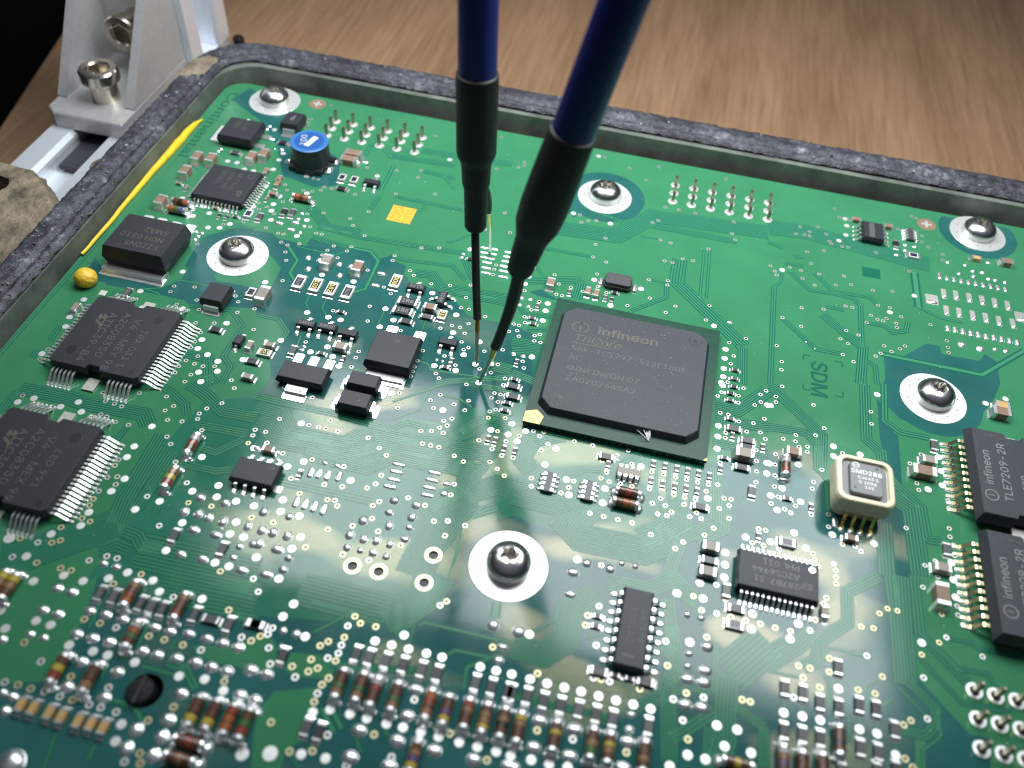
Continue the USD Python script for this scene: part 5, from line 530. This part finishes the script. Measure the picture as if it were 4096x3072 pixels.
# crystal
c = MB().rings(chamf(-6.7, -2.0, 19.2, 22.2, .45), [(.2, 0), (.75, 0), (.8, .12), (1.3, .12), (1.38, .2)]).build('crystal', 'chip_side', bd, label='dark grey crystal can behind the processor'); MB().rings(chamf(-6.55, -2.15, 19.35, 22.05, .4), [(1.38, 0), (1.42, .04)]).build('lid', 'resistor_grey', c)
for x in (-7.25, -1.45): MB().rings(rrect(x - .5, x + .5, 19.6, 21.6, .25, 4), [(.003, 0), (.3, .15), (.42, .3)]).build('terminal', 'terminal', c, smooth=50)
text('P60.00', .7, -4.35, 21.1, 1.41, 180, c, 'ink_grey', center=True); text('0 3S0', .7, -4.35, 20.2, 1.41, 180, c, 'ink_grey', center=True)
# small outline chips
c = chip('small_outline_chip', 'small black eight-lead chip in front of the long green trace bundle', rect(-49.6, -43.3, -34.2, -30.3), .15, 1.6, 'chip_black', .22)
leads(c, 'S', -34.2, -48.5, -44.4, 4, .75, 1.2, .42); leads(c, 'N', -30.3, -48.5, -44.4, 4, .75, 1.2, .42); dimple(c, -44.4, -31.3, 1.6, .22)
for x, y, w in rows('soic'):
    c = chip('small_outline_chip', 'small black eight-lead chip by the back right screw', rect(x - 2.0, x + 2.0, y - 2.5, y + 2.5), .15, 1.6, 'chip_black', .22); leads(c, 'W', x - 2.0, y - 1.9, y + 1.9, 4, .75, 1.1, .42); leads(c, 'E', x + 2.0, y - 1.9, y + 1.9, 4, .75, 1.1, .42)
    MB().box(x - .8, x + .2, y - 2.2, y + 2.0, 1.6, 1.615).build('marking', 'ink_grey', c)
c = chip('small_outline_chip', 'long black sixteen-lead chip, right of the front screw', rect(4.75, 8.7, -46.9, -36.2), .15, 1.65, 'chip_grain', .25)
leads(c, 'W', 4.75, -46.0, -37.0, 8, .8, 1.2, .42); leads(c, 'E', 8.7, -46.0, -37.0, 8, .8, 1.5, .42); text('AM51AC', .8, 6.0, -39.0, 1.655, -90, c, 'ink_grey'); text('GA0A9B', .8, 7.3, -39.0, 1.655, -90, c, 'ink_grey'); MB().box(5.6, 7.2, -45.6, -45.3, 1.65, 1.67).build('pin_one_bar', 'ink_brown', c)
c = chip('fine_pitch_chip', 'wide black chip with many fine leads front and back, below the cream pressure sensor', rect(18.6, 29.2, -32.6, -27.0), .15, 1.95, 'chip_grain', .2)
leads(c, 'S', -32.6, 19.5, 28.5, 14, .95, 1.7, .30); leads(c, 'N', -27.0, 19.5, 28.5, 14, .95, 1.6, .30); dimple(c, 28.2, -28.0, 1.95, .45, 'terminal')
for i, t in enumerate(('287B7  31', 'A2C56944', 'PHL 031')): text(t, .85, 26.6, -30.6 + i * 1.35, 1.955, 180, c, 'ink_light')
st_logo(c, 28.4, -30.2, 1.955, 180, .75)
# three-lead transistors and the like
def sot(x, y, o, lb=''):
    l, w = 3.1, 1.5; c = MB().rings(rect(*ori(x, y, l, w, o)), [(.12, .12), (.6, 0), (1.0, .18)]).build('small_transistor', 'chip_black', bd)
    for a, s in ((-.95, -1), (.95, -1), (0, 1)):
        if o == 'h': lead(x + a, y + s * w / 2, (0, s), 1.15, .5, .5).build('lead', 'terminal', c)
        else: lead(x + (-s) * w / 2, y + a, (-s, 0), 1.15, .5, .5).build('lead', 'terminal', c)
    return c
TXT = iter(('', 'JXW5', 'JXW5', '', '', '6171'))
for k, (x, y, w) in enumerate(rows('sot')):
    c = sot(x, y, 'h'); t = {1: '6171', 2: 'JXW5', 3: 'JXW5'}.get(k)
    if t: text(t, .62, x, y, 1.0, 180, c, 'ink_light', center=True)
for x, y, w in rows('sotv'): c = sot(x, y, 'v'); text('8B2X', .62, x, y, 1.0, 90, c, 'ink_light', center=True)
for x, y, w in rows('sod'):
    c = MB().box(x - .65, x + .65, y - .95, y + .95, .1, 1.0, .1).build('small_diode', 'chip_black', bd)
    for s in (-1, 1): lead(x, y + s * .95, (0, s), .8, .45, .45).build('lead', 'terminal', c)
def array(x, y, l, w, h, o, m_, n=4):
    c = MB().box(*ori(x, y, l, w, o), .06, h, .05).build('resistor_array', m_, bd)
    for k in range(n):
        t = (k - (n - 1) / 2) * l / n
        for s in (-1, 1):
            px, py = (x + t, y + s * w / 2) if o == 'h' else (x + s * w / 2, y + t)
            m2 = MB().box(px - .26, px + .26, py - .26, py + .26, .03, h + .02, .05); d_ = dome(px + (0 if o == 'h' else s * .5), py + (s * .5 if o == 'h' else 0), .34, .34, .3, 8); m2.add(d_.v[0], d_.f[0]); m2.build('terminal', 'solder', c)
for x, y, w in rows('rn'): array(x, y, 3.3, 1.35, .6, 'v', 'resistor_grey')
for x, y, w in rows('rna'): array(x, y, 3.3, 1.6, .95, 'h', 'cap_grey')
# motor driver chips at the right edge
def driver(y0, y1, lbl):
    x0, x1 = 50.5, 62.5; xm = 57.0
    poly = [(x0, y0), (xm - 1.6, y0), (xm - 1.3, y0 + .8), (xm + 1.3, y0 + .8), (xm + 1.6, y0), (x1, y0), (x1, y1), (xm + 1.6, y1), (xm + 1.3, y1 - .8), (xm - 1.3, y1 - .8), (xm - 1.6, y1), (x0, y1)]
    mb = MB(); mb.notched(poly, [(.3, .75), (1.75, 0), (3.22, .55), (3.3, .63)]); c = mb.build('motor_driver_chip', 'chip_grain', bd, label=lbl)
    leads(c, 'W', x0 + .1, y0 + 2.2, y1 - 2.2, 11, 1.5, 2.5, .55, 'lead_brass')
    for k in range(11):
        y = y0 + 2.2 + (y1 - y0 - 4.4) * k / 10; MB().rings(rrect(47.6, 49.5, y - .36, y + .36, .25, 4), [(.003, 0), (.14, .06), (.2, .2)]).build('solder_land', 'solder', c, smooth=50)
    for yy, s in ((y0, -1), (y1, 1)): MB().box(xm - 1.3, xm + 1.6, min(yy - s * .9, yy + s * 1.0), max(yy - s * .9, yy + s * 1.0), .5, 1.0, .05).build('heat_tab', 'tin_dull', c); MB().lathe([(1.5, .003), (1.4, .12), (.8, .2), (.001, .25)], xm, yy + s * 1.4, n=18, sy=.7).build('solder_joint', 'solder', c, smooth=True)
    z = 3.31; yc = y0 + 2.6
    MB().lathe([(.95, 0), (.95, .03), (.82, .03), (.82, 0)], x0 + 2.0, yc + 1.2, z, n=24).build('logo', 'ink_light', c); text('i', .9, x0 + 2.4, yc + 1.05, z, 90, c, 'ink_light')
    text('infineon', 1.15, x0 + 2.5, yc + 3.0, z, 90, c, 'ink_light', sx=1.05); text('TLE7209-2R', 1.15, x0 + 4.9, yc + .6, z, 90, c, 'ink_light', sx=1.05); text('31SN07', .62, x0 + 3.8, y1 - 1.6, z, 180, c, 'ink_grey', center=True); text('G1020', 1.1, x0 + 7.6, yc + .9, z, 90, c, 'ink_light')
    return c
driver(-14.0, 2.4, 'thick black driver chip with a row of brass leads, the one nearer the right screw'); driver(-32.1, -15.7, 'thick black driver chip with a row of brass leads, in front of its twin at the right edge')
# pressure sensor
x0, x1, y0, y1 = 30.6, 38.5, -17.6, -9.6
b0 = MB().rings(rrect(x0 + .4, x1 - .4, y0 + .4, y1 - .4, 1.2, 6), [(.3, .2), (2.0, 0)]); b0.rings(rrect(x0 - .1, x1 + .1, y0 - .1, y1 + .1, 1.5, 8), [(2.0, .1), (2.25, 0), (4.3, .1)])
P0, P1 = rrect(x0, x1, y0, y1, 1.5, 8), rrect(x0 + .85, x1 - .85, y0 + .85, y1 - .85, .9, 8)
V = []; F = []; n = len(P0); c_ = np.array([(x0 + x1) / 2, (y0 + y1) / 2])
for q, z in ((np.array(P0), 4.25), (c_ + (np.array(P0) - c_) * .985, 4.62), (c_ + (np.array(P0) - c_) * .94, 4.78), (c_ + (np.array(P1) - c_) * 1.04, 4.78), (np.array(P1), 4.62), (np.array(P1), 4.2)): V += [(*p, z) for p in q]
for k in range(5): F += [(k * n + i, k * n + (i + 1) % n, (k + 1) * n + (i + 1) % n, (k + 1) * n + i) for i in range(n)]
b0.add(V, F); sn = b0.build('pressure_sensor', 'sensor_cream', bd, smooth=40, label='cream square pressure sensor with a printed metal lid')
lid = MB().rings(rrect(x0 + .95, x1 - .95, y0 + .95, y1 - .95, .8, 6), [(4.3, 0), (4.36, .1)]); lid.rings(rrect(x0 + 1.75, x1 - 1.75, y0 + 1.35, y1 - 1.35, .5, 6), [(4.36, 0), (4.85, 0), (4.95, .1)]); lid = lid.build('lid', 'sensor_lid', sn, smooth=30)
cx = (x0 + x1) / 2; zl = 4.95; yo = 1.45
for t, h, dx, yy in (('SMD288', .68, .05, -14.0), ('CJ643.1', .46, .25, -14.95), ('G 1026', .46, .15, -15.75), ('142', .46, .35, -16.5)): text(t, h, cx + dx, yy + yo, zl, 0, sn, 'ink_white', center=True, bold=True, sx=1.1)
MB().lathe([(.5, 0), (.5, .03), (.38, .03), (.38, 0)], cx - 1.35, -12.95 + yo, zl, n=20).box(cx - 1.55, cx - 1.47, -13.15 + yo, -12.75 + yo, zl, zl + .03).box(cx - 1.23, cx - 1.15, -13.15 + yo, -12.75 + yo, zl, zl + .03).box(cx - 1.5, cx - 1.2, -12.99 + yo, -12.91 + yo, zl, zl + .03).build('logo', 'ink_white', sn)
for x, y in ((cx + 1.55, -12.95 + yo), (cx - 1.55, -16.8 + yo)): dimple(sn, x, y, zl, .2)
for k in range(4):
    for s in (-1, 1):
        x = x0 + 2.2 + k * 1.27; yb = y0 + .2 if s < 0 else y1 - .2; m_ = MB(); P_ = [(-.5, 1.95), (.25, 1.95), (.4, 1.8), (.85, .45), (1.0, .12), (1.75, .08)]; Vv = []; Ff = []
        for o, z in P_:
            for sx_ in (-.22, .22):
                for kz in (0, .14): Vv.append((x + sx_, yb + s * o, z + kz))
        for i in range(len(P_) - 1):
            a, b = i * 4, i * 4 + 4; q = [(a + 1, b + 1, b + 3, a + 3), (a, a + 2, b + 2, b), (a, b, b + 1, a + 1), (a + 2, a + 3, b + 3, b + 2)]; Ff += q if s > 0 else [t[::-1] for t in q]
        m_.add(Vv, Ff); m_.build('lead', 'lead_gold', sn); dome(x - .1, yb + s * 1.75, .32, .45, .22, 10).build('solder_joint', 'solder', sn, smooth=True)
# round coil
cxx, cyy = -65.9, 37.4
cb = MB().rings([(cxx + 4.1 * math.cos(a) * 1.0, cyy - .2 + 4.0 * math.sin(a)) for a in np.linspace(PI / 8, 2 * PI + PI / 8, 8, endpoint=False)], [(.1, .1), (.5, 0), (1.0, .1)]).lathe([(3.75, .8), (3.55, 1.3), (3.5, 4.2), (3.4, 4.6)], cxx, cyy, n=36)
for a in (.35, 2.8, 4.0, 5.4): cb.box(cxx + 3.9 * math.cos(a) - .7, cxx + 3.9 * math.cos(a) + .7, cyy + 3.7 * math.sin(a) - .6, cyy + 3.7 * math.sin(a) + .6, .05, 1.1, .15)
cb = cb.build('coil', 'coil_black', bd, smooth=35, label='round black coil with a blue top printed 100')
MB().lathe([(3.35, 4.55), (3.55, 4.7), (3.55, 4.95), (3.4, 5.05), (2.75, 5.0)], cxx, cyy, n=40).build('blue_rim', 'coil_blue', cb, smooth=40); MB().lathe([(2.78, 4.97), (.001, 4.97)], cxx, cyy, n=40).build('blue_face', 'coil_blue_dark', cb)
text('100', 1.15, cxx - 1.1, cyy, 4.98, 105, cb, 'paint_grey', center=True, sx=1.15); g = affinity.rotate(sbox(cxx - .2, cyy - 1.7, cxx + .95, cyy + 1.7), -14); MB().slab(g, 4.98, 5.0).build('paint_bar', 'paint_grey', cb)
for px, py, a, b in ((-70.0, 36.2, .7, .6), (-61.7, 38.7, .6, .7), (-61.9, 36.0, .6, 1.0), (-70.2, 39.5, .5, .8)): MB().box(px - a, px + a, py - b, py + b, .02, .45, .12).lathe([(a, .4), (a * .6, .75), (.001, .85)], px, py, n=10, sy=b / a).build('terminal', 'solder', cb, smooth=40)

# header pins in tinned rings
def pin(x, y, r, h, lean=(0, 0), hole=.4):
    c = MB().rings(rect(x - .28, x + .28, y - .28, y + .28), [(-1, 0), (h - .25, 0), (h, .1)]); v = c.v[0]; v[:, 0] += lean[0] * np.maximum(v[:, 2], 0); v[:, 1] += lean[1] * np.maximum(v[:, 2], 0); c = c.build('header_pin', 'pin_dull', bd)
    MB().lathe([(r, .003), (r * .97, .06), (r * .62, .07), (r * .42, .25), (.3, .42)], x, y, n=18).build('solder_ring', 'tin_flat', c, smooth=30)
for i in range(6):
    for j in range(3): pin(-66.55 + 3.595 * i, 52.20 - 2.626 * j, .92, 2.7)
for i in range(6):
    for j in range(3): pin(2.315 + 3.595 * i, 52.252 - 2.626 * j, .92, 2.3)
for i in range(4):
    for j in range(4): 
        x, y = 48.33 + 2.512 * i, -38.41 - 3.543 * j
        if y < -50: continue
        c = MB().rings(rect(x - .3, x + .3, y - .3, y + .3), [(-1, 0), (2.2, 0), (2.4, .12)]); c = c.build('header_pin', 'pin_dull', bd); MB().lathe([(1.05, .003), (1.03, .06), (.62, .07), (.58, -.9)], x, y, n=22).build('solder_ring', 'tin_flat', c, smooth=30)
        MB().lathe([(.60, .012), (.001, .012)], x, y, n=14).build('hole', 'dark_gap', c)
# screw lands, fiducials, printed marks
for x, y in W:
    pth = MB().lathe([(5.15, .002), (5.1, .05), (2.4, .05)], x, y, n=64).build('screw_land', 'tin_flat', bd)
    for k in range(10): a = 2 * PI * k / 10 + .2; MB().lathe([(.13, .056), (.001, .056)], x + 3.9 * math.cos(a), y + 3.9 * math.sin(a), n=8).build('pin_hole', 'dark_gap', pth)
for x, y in ((-72.4, 57.0), (50.2, 55.0)):
    pth = MB().lathe([(1.75, .002), (1.7, .02), (.001, .02)], x, y, n=32).build('alignment_mark', 'fiducial_brown', bd); MB().box(x - .95, x + .95, y - .25, y + .25, .02, .05).box(x - .25, x + .25, y + .26, y + .95, .02, .05).box(x - .25, x + .25, y - .95, y - .26, .02, .05).build('cross', 'tin_flat', pth)
text('Continental', 2.0, -90.6, 55.6, .004, -90, bd, 'mask_gap', name='maker_name', sx=1.62)
text('SDM', 2.5, 28.6, 12.3, .004, -90, bd, 'mask_gap', name='board_code', bold=True, sx=1.0)
for x, y, a, b in ((27.3, 13.2, 1, -1), (33.5, 13.2, -1, -1), (27.3, 5.6, 1, 1), (33.5, 5.6, -1, 1)): MB().box(min(x, x + a * 1.2), max(x, x + a * 1.2), y - .12, y + .12, .002, .012).box(x - .12, x + .12, min(y + b * .13, y + b * 1.1), max(y + b * .13, y + b * 1.1), .002, .012).build('corner_bracket', 'mask_gap', bd)
MB().box(-47.3, -42.9, 25.6, 30.1, .003, .03).build('orange_print', 'orange_print', bd); MB().box(37.5, 40.7, 36.0, 38.6, .003, .02).build('dark_print', 'mask_gap', bd)
# yellow glue bead and blob, black plug
t = np.linspace(0, 1, 40); gl = np.c_[-92.25 + .35 * np.sin(t * 9) * .3, 44.0 - 42.5 * t, np.full(40, .35)]; gr = np.interp(t, (0, .05, .2, .4, .7, 1), (.12, .5, .72, .52, .36, .25)); gl[:4, 0] += (.9, .55, .25, .1); gr = gr * (1 + .22 * meshkit.noise(gl * .8, 3)); gl[:, 0] += .18 * meshkit.noise(gl * .6, 5)
MB().tube(gl, gr, 12).build('glue_bead', 'glue_yellow', bd, smooth=True, label='yellow glue bead along the left edge')
kn = trimesh.creation.icosphere(subdivisions=4, radius=1); kv = kn.vertices * (1.75, 1.7, 1.55); kv += kn.vertices * (.10 * meshkit.noise(kn.vertices * 3.5, 2))[:, None]; kv[:, 2] = np.maximum(kv[:, 2] + 1.15, .01); MB().add(kv + (-87.9, -4.2, 0), kn.faces).build('glue_blob', 'knob_yellow', bd, smooth=True, label='round yellow glue blob')
MB().lathe([(2.0, .0), (1.98, -.6), (1.95, -2.5), (.01, -2.5)], -46.65, -62.8, n=30).build('hole_liner', 'black_rubber', bd, smooth=40)
pl = MB().lathe([(1.65, -2), (1.65, .35), (1.4, .7), (.001, .85)], -47.0, -63.1, n=30).build('plug', 'black_rubber', bd, smooth=40, label='black plug in a board hole'); MB().box(-47.25, -46.75, -64.7, -61.5, .6, .95, .05).build('slot_bar', 'chip_side', pl)

# ------------------------------------------------------------------ screws
def lobe(r0, r1, n=36): return [((r0 + r1) / 2 + (r0 - r1) / 2 * math.cos(6 * a)) * np.array((math.cos(a), math.sin(a))) for a in np.linspace(0, 2 * PI, n, endpoint=False)]
SL = ['round steel screw in the white ring beside the left black diode', 'round steel screw in the white ring behind the right driver chips', 'dark round steel screw in the big white ring at the front middle', 'round steel screw in the white ring behind the processor, next to the right probe', 'round steel screw in the white ring at the back right corner', 'round steel screw in the white ring at the back left corner, by the brown mark']
for k, (x, y) in enumerate(W):
    s = thing('screw', SL[k], 'screw', (x, y, .05), 'screws holding the circuit board'); n = 48; rot = rng.uniform(0, 1)
    lob = np.array(lobe(1.28, .98, n)); c_, s_ = math.cos(rot), math.sin(rot); lob = lob @ np.array([[c_, s_], [-s_, c_]])
    circ = np.array([(math.cos(a), math.sin(a)) for a in np.linspace(0, 2 * PI, n, endpoint=False)])
    lev = [(circ * 2.85, .05), (circ * 2.95, .15), (circ * 2.95, 1.15), (circ * 2.85, 1.5), (circ * 2.55, 1.95), (circ * 2.1, 2.35), (circ * 1.6, 2.6), (lob * 1.03, 2.68), (lob, 2.6), (lob * .93, 1.4)]
    V, F = [], []
    for q, z in lev: V += [(x + a, y + b, z) for a, b in q]
    for i in range(len(lev) - 1):
        for j in range(n): a, b = i * n + j, i * n + (j + 1) % n; F += [(a, b, b + n), (a, b + n, a + n)]
    hd = MB().add(V, F).build('screw_head', 'screw_steel', s, smooth=32); MB().add([(x + a, y + b, 1.4) for a, b in lob * .93] + [(x, y, 1.2)], [(j, (j + 1) % n, n) for j in range(n)]).build('recess', 'nickel', hd)

# ------------------------------------------------------------------ aluminium frame at the left: bar, post, bracket, cap screws
def profile(x0, x1, y0, y1):
    "square slotted section centred in the given box"
    cx, cy = (x0 + x1) / 2, (y0 + y1) / 2; h = (x1 - x0) / 2; P = sbox(x0, y0, x1, y1)
    for a in (0, 90, 180, 270):
        slot = unary_union([sbox(cx - 3.3, cy + h - 1.6, cx + 3.3, cy + h + 1), sbox(cx - 3.7, cy + h - 4.4, cx + 3.7, cy + h - 1.6), Polygon([(cx - 4.1, cy + h + .01), (cx - 3.3, cy + h - .8), (cx + 3.3, cy + h - .8), (cx + 4.1, cy + h + .01)])])
        P = P.difference(affinity.rotate(slot, a, origin=(cx, cy)))
    return P.difference(Point(cx, cy).buffer(2.2))
def extr(poly, l): return trimesh.creation.extrude_polygon(poly, l, engine='earcut')
BX0, BX1, BT = -122.0, -105.0, -4.0
pr_ = thing('aluminium_profile', 'slotted aluminium bar lying along the left side of the housing', 'frame bar', ((BX0 + BX1) / 2, 0, TZ), 'slotted aluminium bars of the frame')
e = extr(profile(BX0, BX1, BT - 17, BT), 175); v = np.array(e.vertices); v = np.c_[v[:, 0], 83 - v[:, 2], v[:, 1]]; MB().add(v, e.faces[:, ::-1] if np.linalg.det([[1, 0, 0], [0, 0, -1], [0, 1, 0]]) < 0 else e.faces).build('bar', 'anodised', pr_)
MB().box(BX0, BX1, -92, 83, TZ, BT - 17.02).build('foot_strip', 'dark_gap', pr_); MB().box(BX0 + 5.4, BX1 - 5.4, 30.5, 55, BT - 3.9, BT - 2.9).build('slot_nut', 'dark_gap', pr_)  # dark block in the slot stands in for the shade under the bracket
po = thing('aluminium_profile', 'upright slotted aluminium post behind the corner bracket', 'frame post', ((BX0 + BX1) / 2 + .4, 74.5, BT), 'slotted aluminium bars of the frame')
e = extr(profile(BX0 + .5, BX1 + .5, 66.2, 83.2), 120); e.apply_translation((0, 0, BT + .02)); MB().tm(e).build('post', 'anodised', po)
k_ = thing('plastic_cap', 'small black plastic end piece behind the aluminium post', 'end cap', (-103.4, 85.0, -8)); MB().lathe([(1.2, 0), (1.3, .3), (1.3, 2.7), (1.0, 3.2), (.01, 3.3)], -103.4, 85.0, -8, n=20).build('cap', 'black_rubber', k_, smooth=40)
br = thing('corner_bracket', 'grey cast metal corner bracket with two gusset ribs joining the bar and post', 'bracket', (-114.5, 52, BT))
Y0, Y1, X0, X1, Z0 = 38.6, 66.1, -122.9, -106.1, BT + .03
b0 = MB().rings([(X0, Y0 + 2), (X0 + 2.2, Y0), (X1, Y0), (X1, Y1), (X0, Y1)], [(Z0, 0), (Z0 + 2.9, 0), (Z0 + 3.2, .25)]); b0.box(X0 + 2, X1 - 2, Y1 - 3.2, Y1, Z0 + 3.1, Z0 + 27.5, .2); b0 = b0.build('bracket_body', 'bracket_cast', br)
for xa, xb in ((X0, X0 + 2.1), (X1 - 2.1, X1)):
    G = Polygon([(Y0 + 5.2, Z0 + 3.1), (Y1, Z0 + 3.1), (Y1, Z0 + 28), (Y1 - 2.6, Z0 + 28)]).buffer(-.3).buffer(.3); e = extr(G, xb - xa - .1); v = np.array(e.vertices); v = np.c_[v[:, 2] + xa + .05, v[:, 0], v[:, 1]]; MB().add(v, e.faces).build('gusset', 'bracket_cast', br)
def capscrew(pos, axis, lbl):
    s = thing('cap_screw', lbl, 'screw', tuple(pos), 'socket cap screws in the corner bracket'); ax = np.array(axis, float)
    hexa = [(1.95 * math.cos(a), 1.95 * math.sin(a)) for a in np.linspace(0, 2 * PI, 6, endpoint=False)]
    c = MB().lathe([(2.7, 0), (2.75, .2), (2.75, 4.0), (2.9, 4.15), (3.75, 4.2), (3.8, 4.4), (3.8, 6.3), (3.5, 6.7), (2.35, 6.7), (2.1, 6.4)], *pos, n=40, axis=axis); c = c.build('screw_head', 'nickel', s, smooth=32)
    m_ = MB(); fr = frame(axis); V = []
    for z, r in ((6.45, 2.2), (6.4, 1.95), (4.0, 1.95)): V += [np.array((r * math.cos(a), r * math.sin(a), z)) @ fr + pos for a in np.linspace(0, 2 * PI, 6, endpoint=False)]
    V.append(np.array((0, 0, 4.0)) @ fr + pos); F = [(i * 6 + j, i * 6 + (j + 1) % 6, i * 6 + 6 + (j + 1) % 6, i * 6 + 6 + j) for i in range(2) for j in range(6)]
    m_.add(V, F); m_.add(V, [(12 + j, 12 + (j + 1) % 6, 18) for j in range(6)]); m_.build('hex_socket', 'nickel', c)
capscrew(np.array((-113.6, 46.6, Z0 + 3.2)), (0, 0, 1), 'nickel socket cap screw standing in the base of the corner bracket'); capscrew(np.array((-113.2, Y1 - 3.3, Z0 + 12.0)), (0, -1, .0001), 'nickel socket cap screw in the upright plate of the corner bracket, above the other')

# ------------------------------------------------------------------ two test probes
def curve(pts, n=14):
    from scipy.interpolate import CubicSpline
    P = np.array(pts, float); t = np.r_[0, np.cumsum(np.linalg.norm(np.diff(P, axis=0), axis=1))]; return CubicSpline(t, P)(np.linspace(0, t[-1], n))
def along_axis(a, b, zs): a, b = np.array(a), np.array(b); return [a + (b - a) * (z - a[2]) / (b[2] - a[2]) for z in zs]
pb = thing('test_probe', 'blue test probe with black sleeve, the upright left one touching two pads', 'test probe', (-23, 0, 0), 'blue test probes on the board')
A, B = (-26.3, 6.2, 18.7), (-27.25, 7.2, 50.0)
MB().tube(along_axis(A, B, (41.5, 60, 85, 112)), 2.5, 28).build('handle_tube', 'tube_blue', pb, smooth=40)
z_ = [18.3, 18.8, 22, 24.4, 25.3, 26.2, 29.0, 29.8, 30.6, 31.3, 41.6, 42.4, 42.6]; r_ = [1.35, 1.62, 1.66, 1.70, 1.74, 1.98, 2.10, 2.24, 2.62, 2.76, 2.80, 2.76, 2.52]
sl = MB().tube(along_axis(A, B, z_), r_, 28).build('shrink_sleeve', 'shrink_black', pb, smooth=40)
n1 = curve([(-26.3, 6.0, 19.0), (-25.6, 4.0, 15.0), (-23.76, -1.0, 7.0)]); MB().tube(n1, .62, 12).build('wire', 'wire_black', pb, smooth=40)
MB().tube(curve([(-23.76, -1.0, 7.0), (-23.45, -2.0, 5.3)], 4), .4, 10).build('needle_collar', 'pin_gold', pb, smooth=40); MB().tube(np.array([(-23.5, -1.9, 5.5), (-22.95, -3.75, 1.0), (-22.85, -4.05, .45)]), (.3, .3, .12), 10).build('needle', 'pin_steel', pb, smooth=40)
w2 = [(-25.9, 7.6, 26.0), (-25.45, 9.2, 23.0), (-25.55, 11.5, 17.5)]; MB().tube(curve(w2, 8), .42, 10).build('wire', 'wire_black', pb, smooth=40)
MB().tube(np.array([(-25.55, 11.5, 17.5), (-25.9, 14.6, 12.4)]), .30, 10).build('needle_collar', 'pin_gold', pb, smooth=40); MB().tube(np.array([(-25.9, 14.6, 12.4), (-27.1, 21.8, 1.0), (-27.25, 22.4, .3)]), (.25, .22, .10), 10).build('needle', 'pin_steel', pb, smooth=40)
pb = thing('test_probe', 'blue test probe with black sleeve, the slanted right one left of the processor', 'test probe', (-21, -5, 0), 'blue test probes on the board')
A, B = (-17.0, -6.5, 24.0), (-9.3, -5.5, 60.5)
MB().tube(along_axis(A, B, (43.5, 60, 85, 112)), 2.55, 28).build('handle_tube', 'tube_blue', pb, smooth=40)
z_ = [22.8, 23.4, 26, 28.0, 29.0, 30.2, 31.4, 34, 38, 44.3, 44.9, 45.1]; r_ = [1.3, 1.72, 1.95, 2.05, 2.15, 2.5, 2.88, 3.06, 3.0, 2.84, 2.8, 2.52]
MB().tube(along_axis(A, B, z_), r_, 28).build('shrink_sleeve', 'shrink_black', pb, smooth=40)
MB().tube(curve([(-17.2, -6.6, 23.6), (-18.2, -6.9, 15.0), (-19.55, -7.0, 8.3)]), .78, 12).build('wire', 'wire_black', pb, smooth=40); MB().tube(curve([(-16.9, -6.0, 23.6), (-17.6, -5.2, 17), (-18.7, -4.4, 11.2)]), .7, 12).build('wire', 'wire_black', pb, smooth=40)
MB().tube(np.array([(-19.55, -7.0, 8.3), (-20.0, -7.1, 6.3)]), .45, 10).build('needle_collar', 'pin_gold', pb, smooth=40); MB().tube(np.array([(-19.9, -7.1, 6.6), (-21.4, -7.45, .9), (-21.5, -7.5, .35)]), (.34, .3, .12), 10).build('needle', 'pin_steel', pb, smooth=40)
MB().tube(np.array([(-18.7, -4.4, 11.2), (-20.75, -3.0, .9), (-20.85, -2.95, .35)]), (.36, .3, .12), 10).build('needle', 'pin_gold', pb, smooth=40)

# ------------------------------------------------------------------ loose white fibre on the processor's front edge
fb = thing('loose_fibre', 'tuft of white fibre caught on the front edge of the processor', 'fibre', (4.3, -11.6, 1.2))
m_ = MB()
for k in range(14):
    a = rng.uniform(.4, 2.4); l = rng.uniform(1.2, 2.6); p0 = np.array((4.9, -12.2, 1.2)); p2 = p0 + np.array((-abs(math.cos(a)) * l, math.sin(a) * l, .35 + .5 * rng.random() * (1.1 if math.sin(a) * l > .6 else .4)))
    m_.tube(curve([p0, (p0 + p2) / 2 + nrng.normal(0, .12, 3) + (0, 0, .2), p2], 5), (.06, .055, .05, .035, .015), 5)
m_.build('strands', 'dust', fb)
dz = MB()
for _ in range(420):
    x, y = rng.uniform(-85, 60), rng.uniform(-60, 58); s_ = rng.choice((.03, .035, .045, .06)); ic = trimesh.creation.icosphere(subdivisions=0, radius=s_); ic.apply_translation((x, y, s_ * .6)); dz.tm(ic)
for _ in range(90):
    x, y = rng.uniform(-11, 11), rng.uniform(-10.5, 10.5); ic = trimesh.creation.icosphere(subdivisions=0, radius=.04); ic.apply_translation((x, y, 2.3)); dz.tm(ic)
dz.build('dust_specks', 'dust', kind='stuff')
o = stage.GetPrimAtPath('/World/dust_specks'); o.SetCustomDataByKey('label', 'tiny white dust specks scattered over the board'); o.SetCustomDataByKey('category', 'dust')
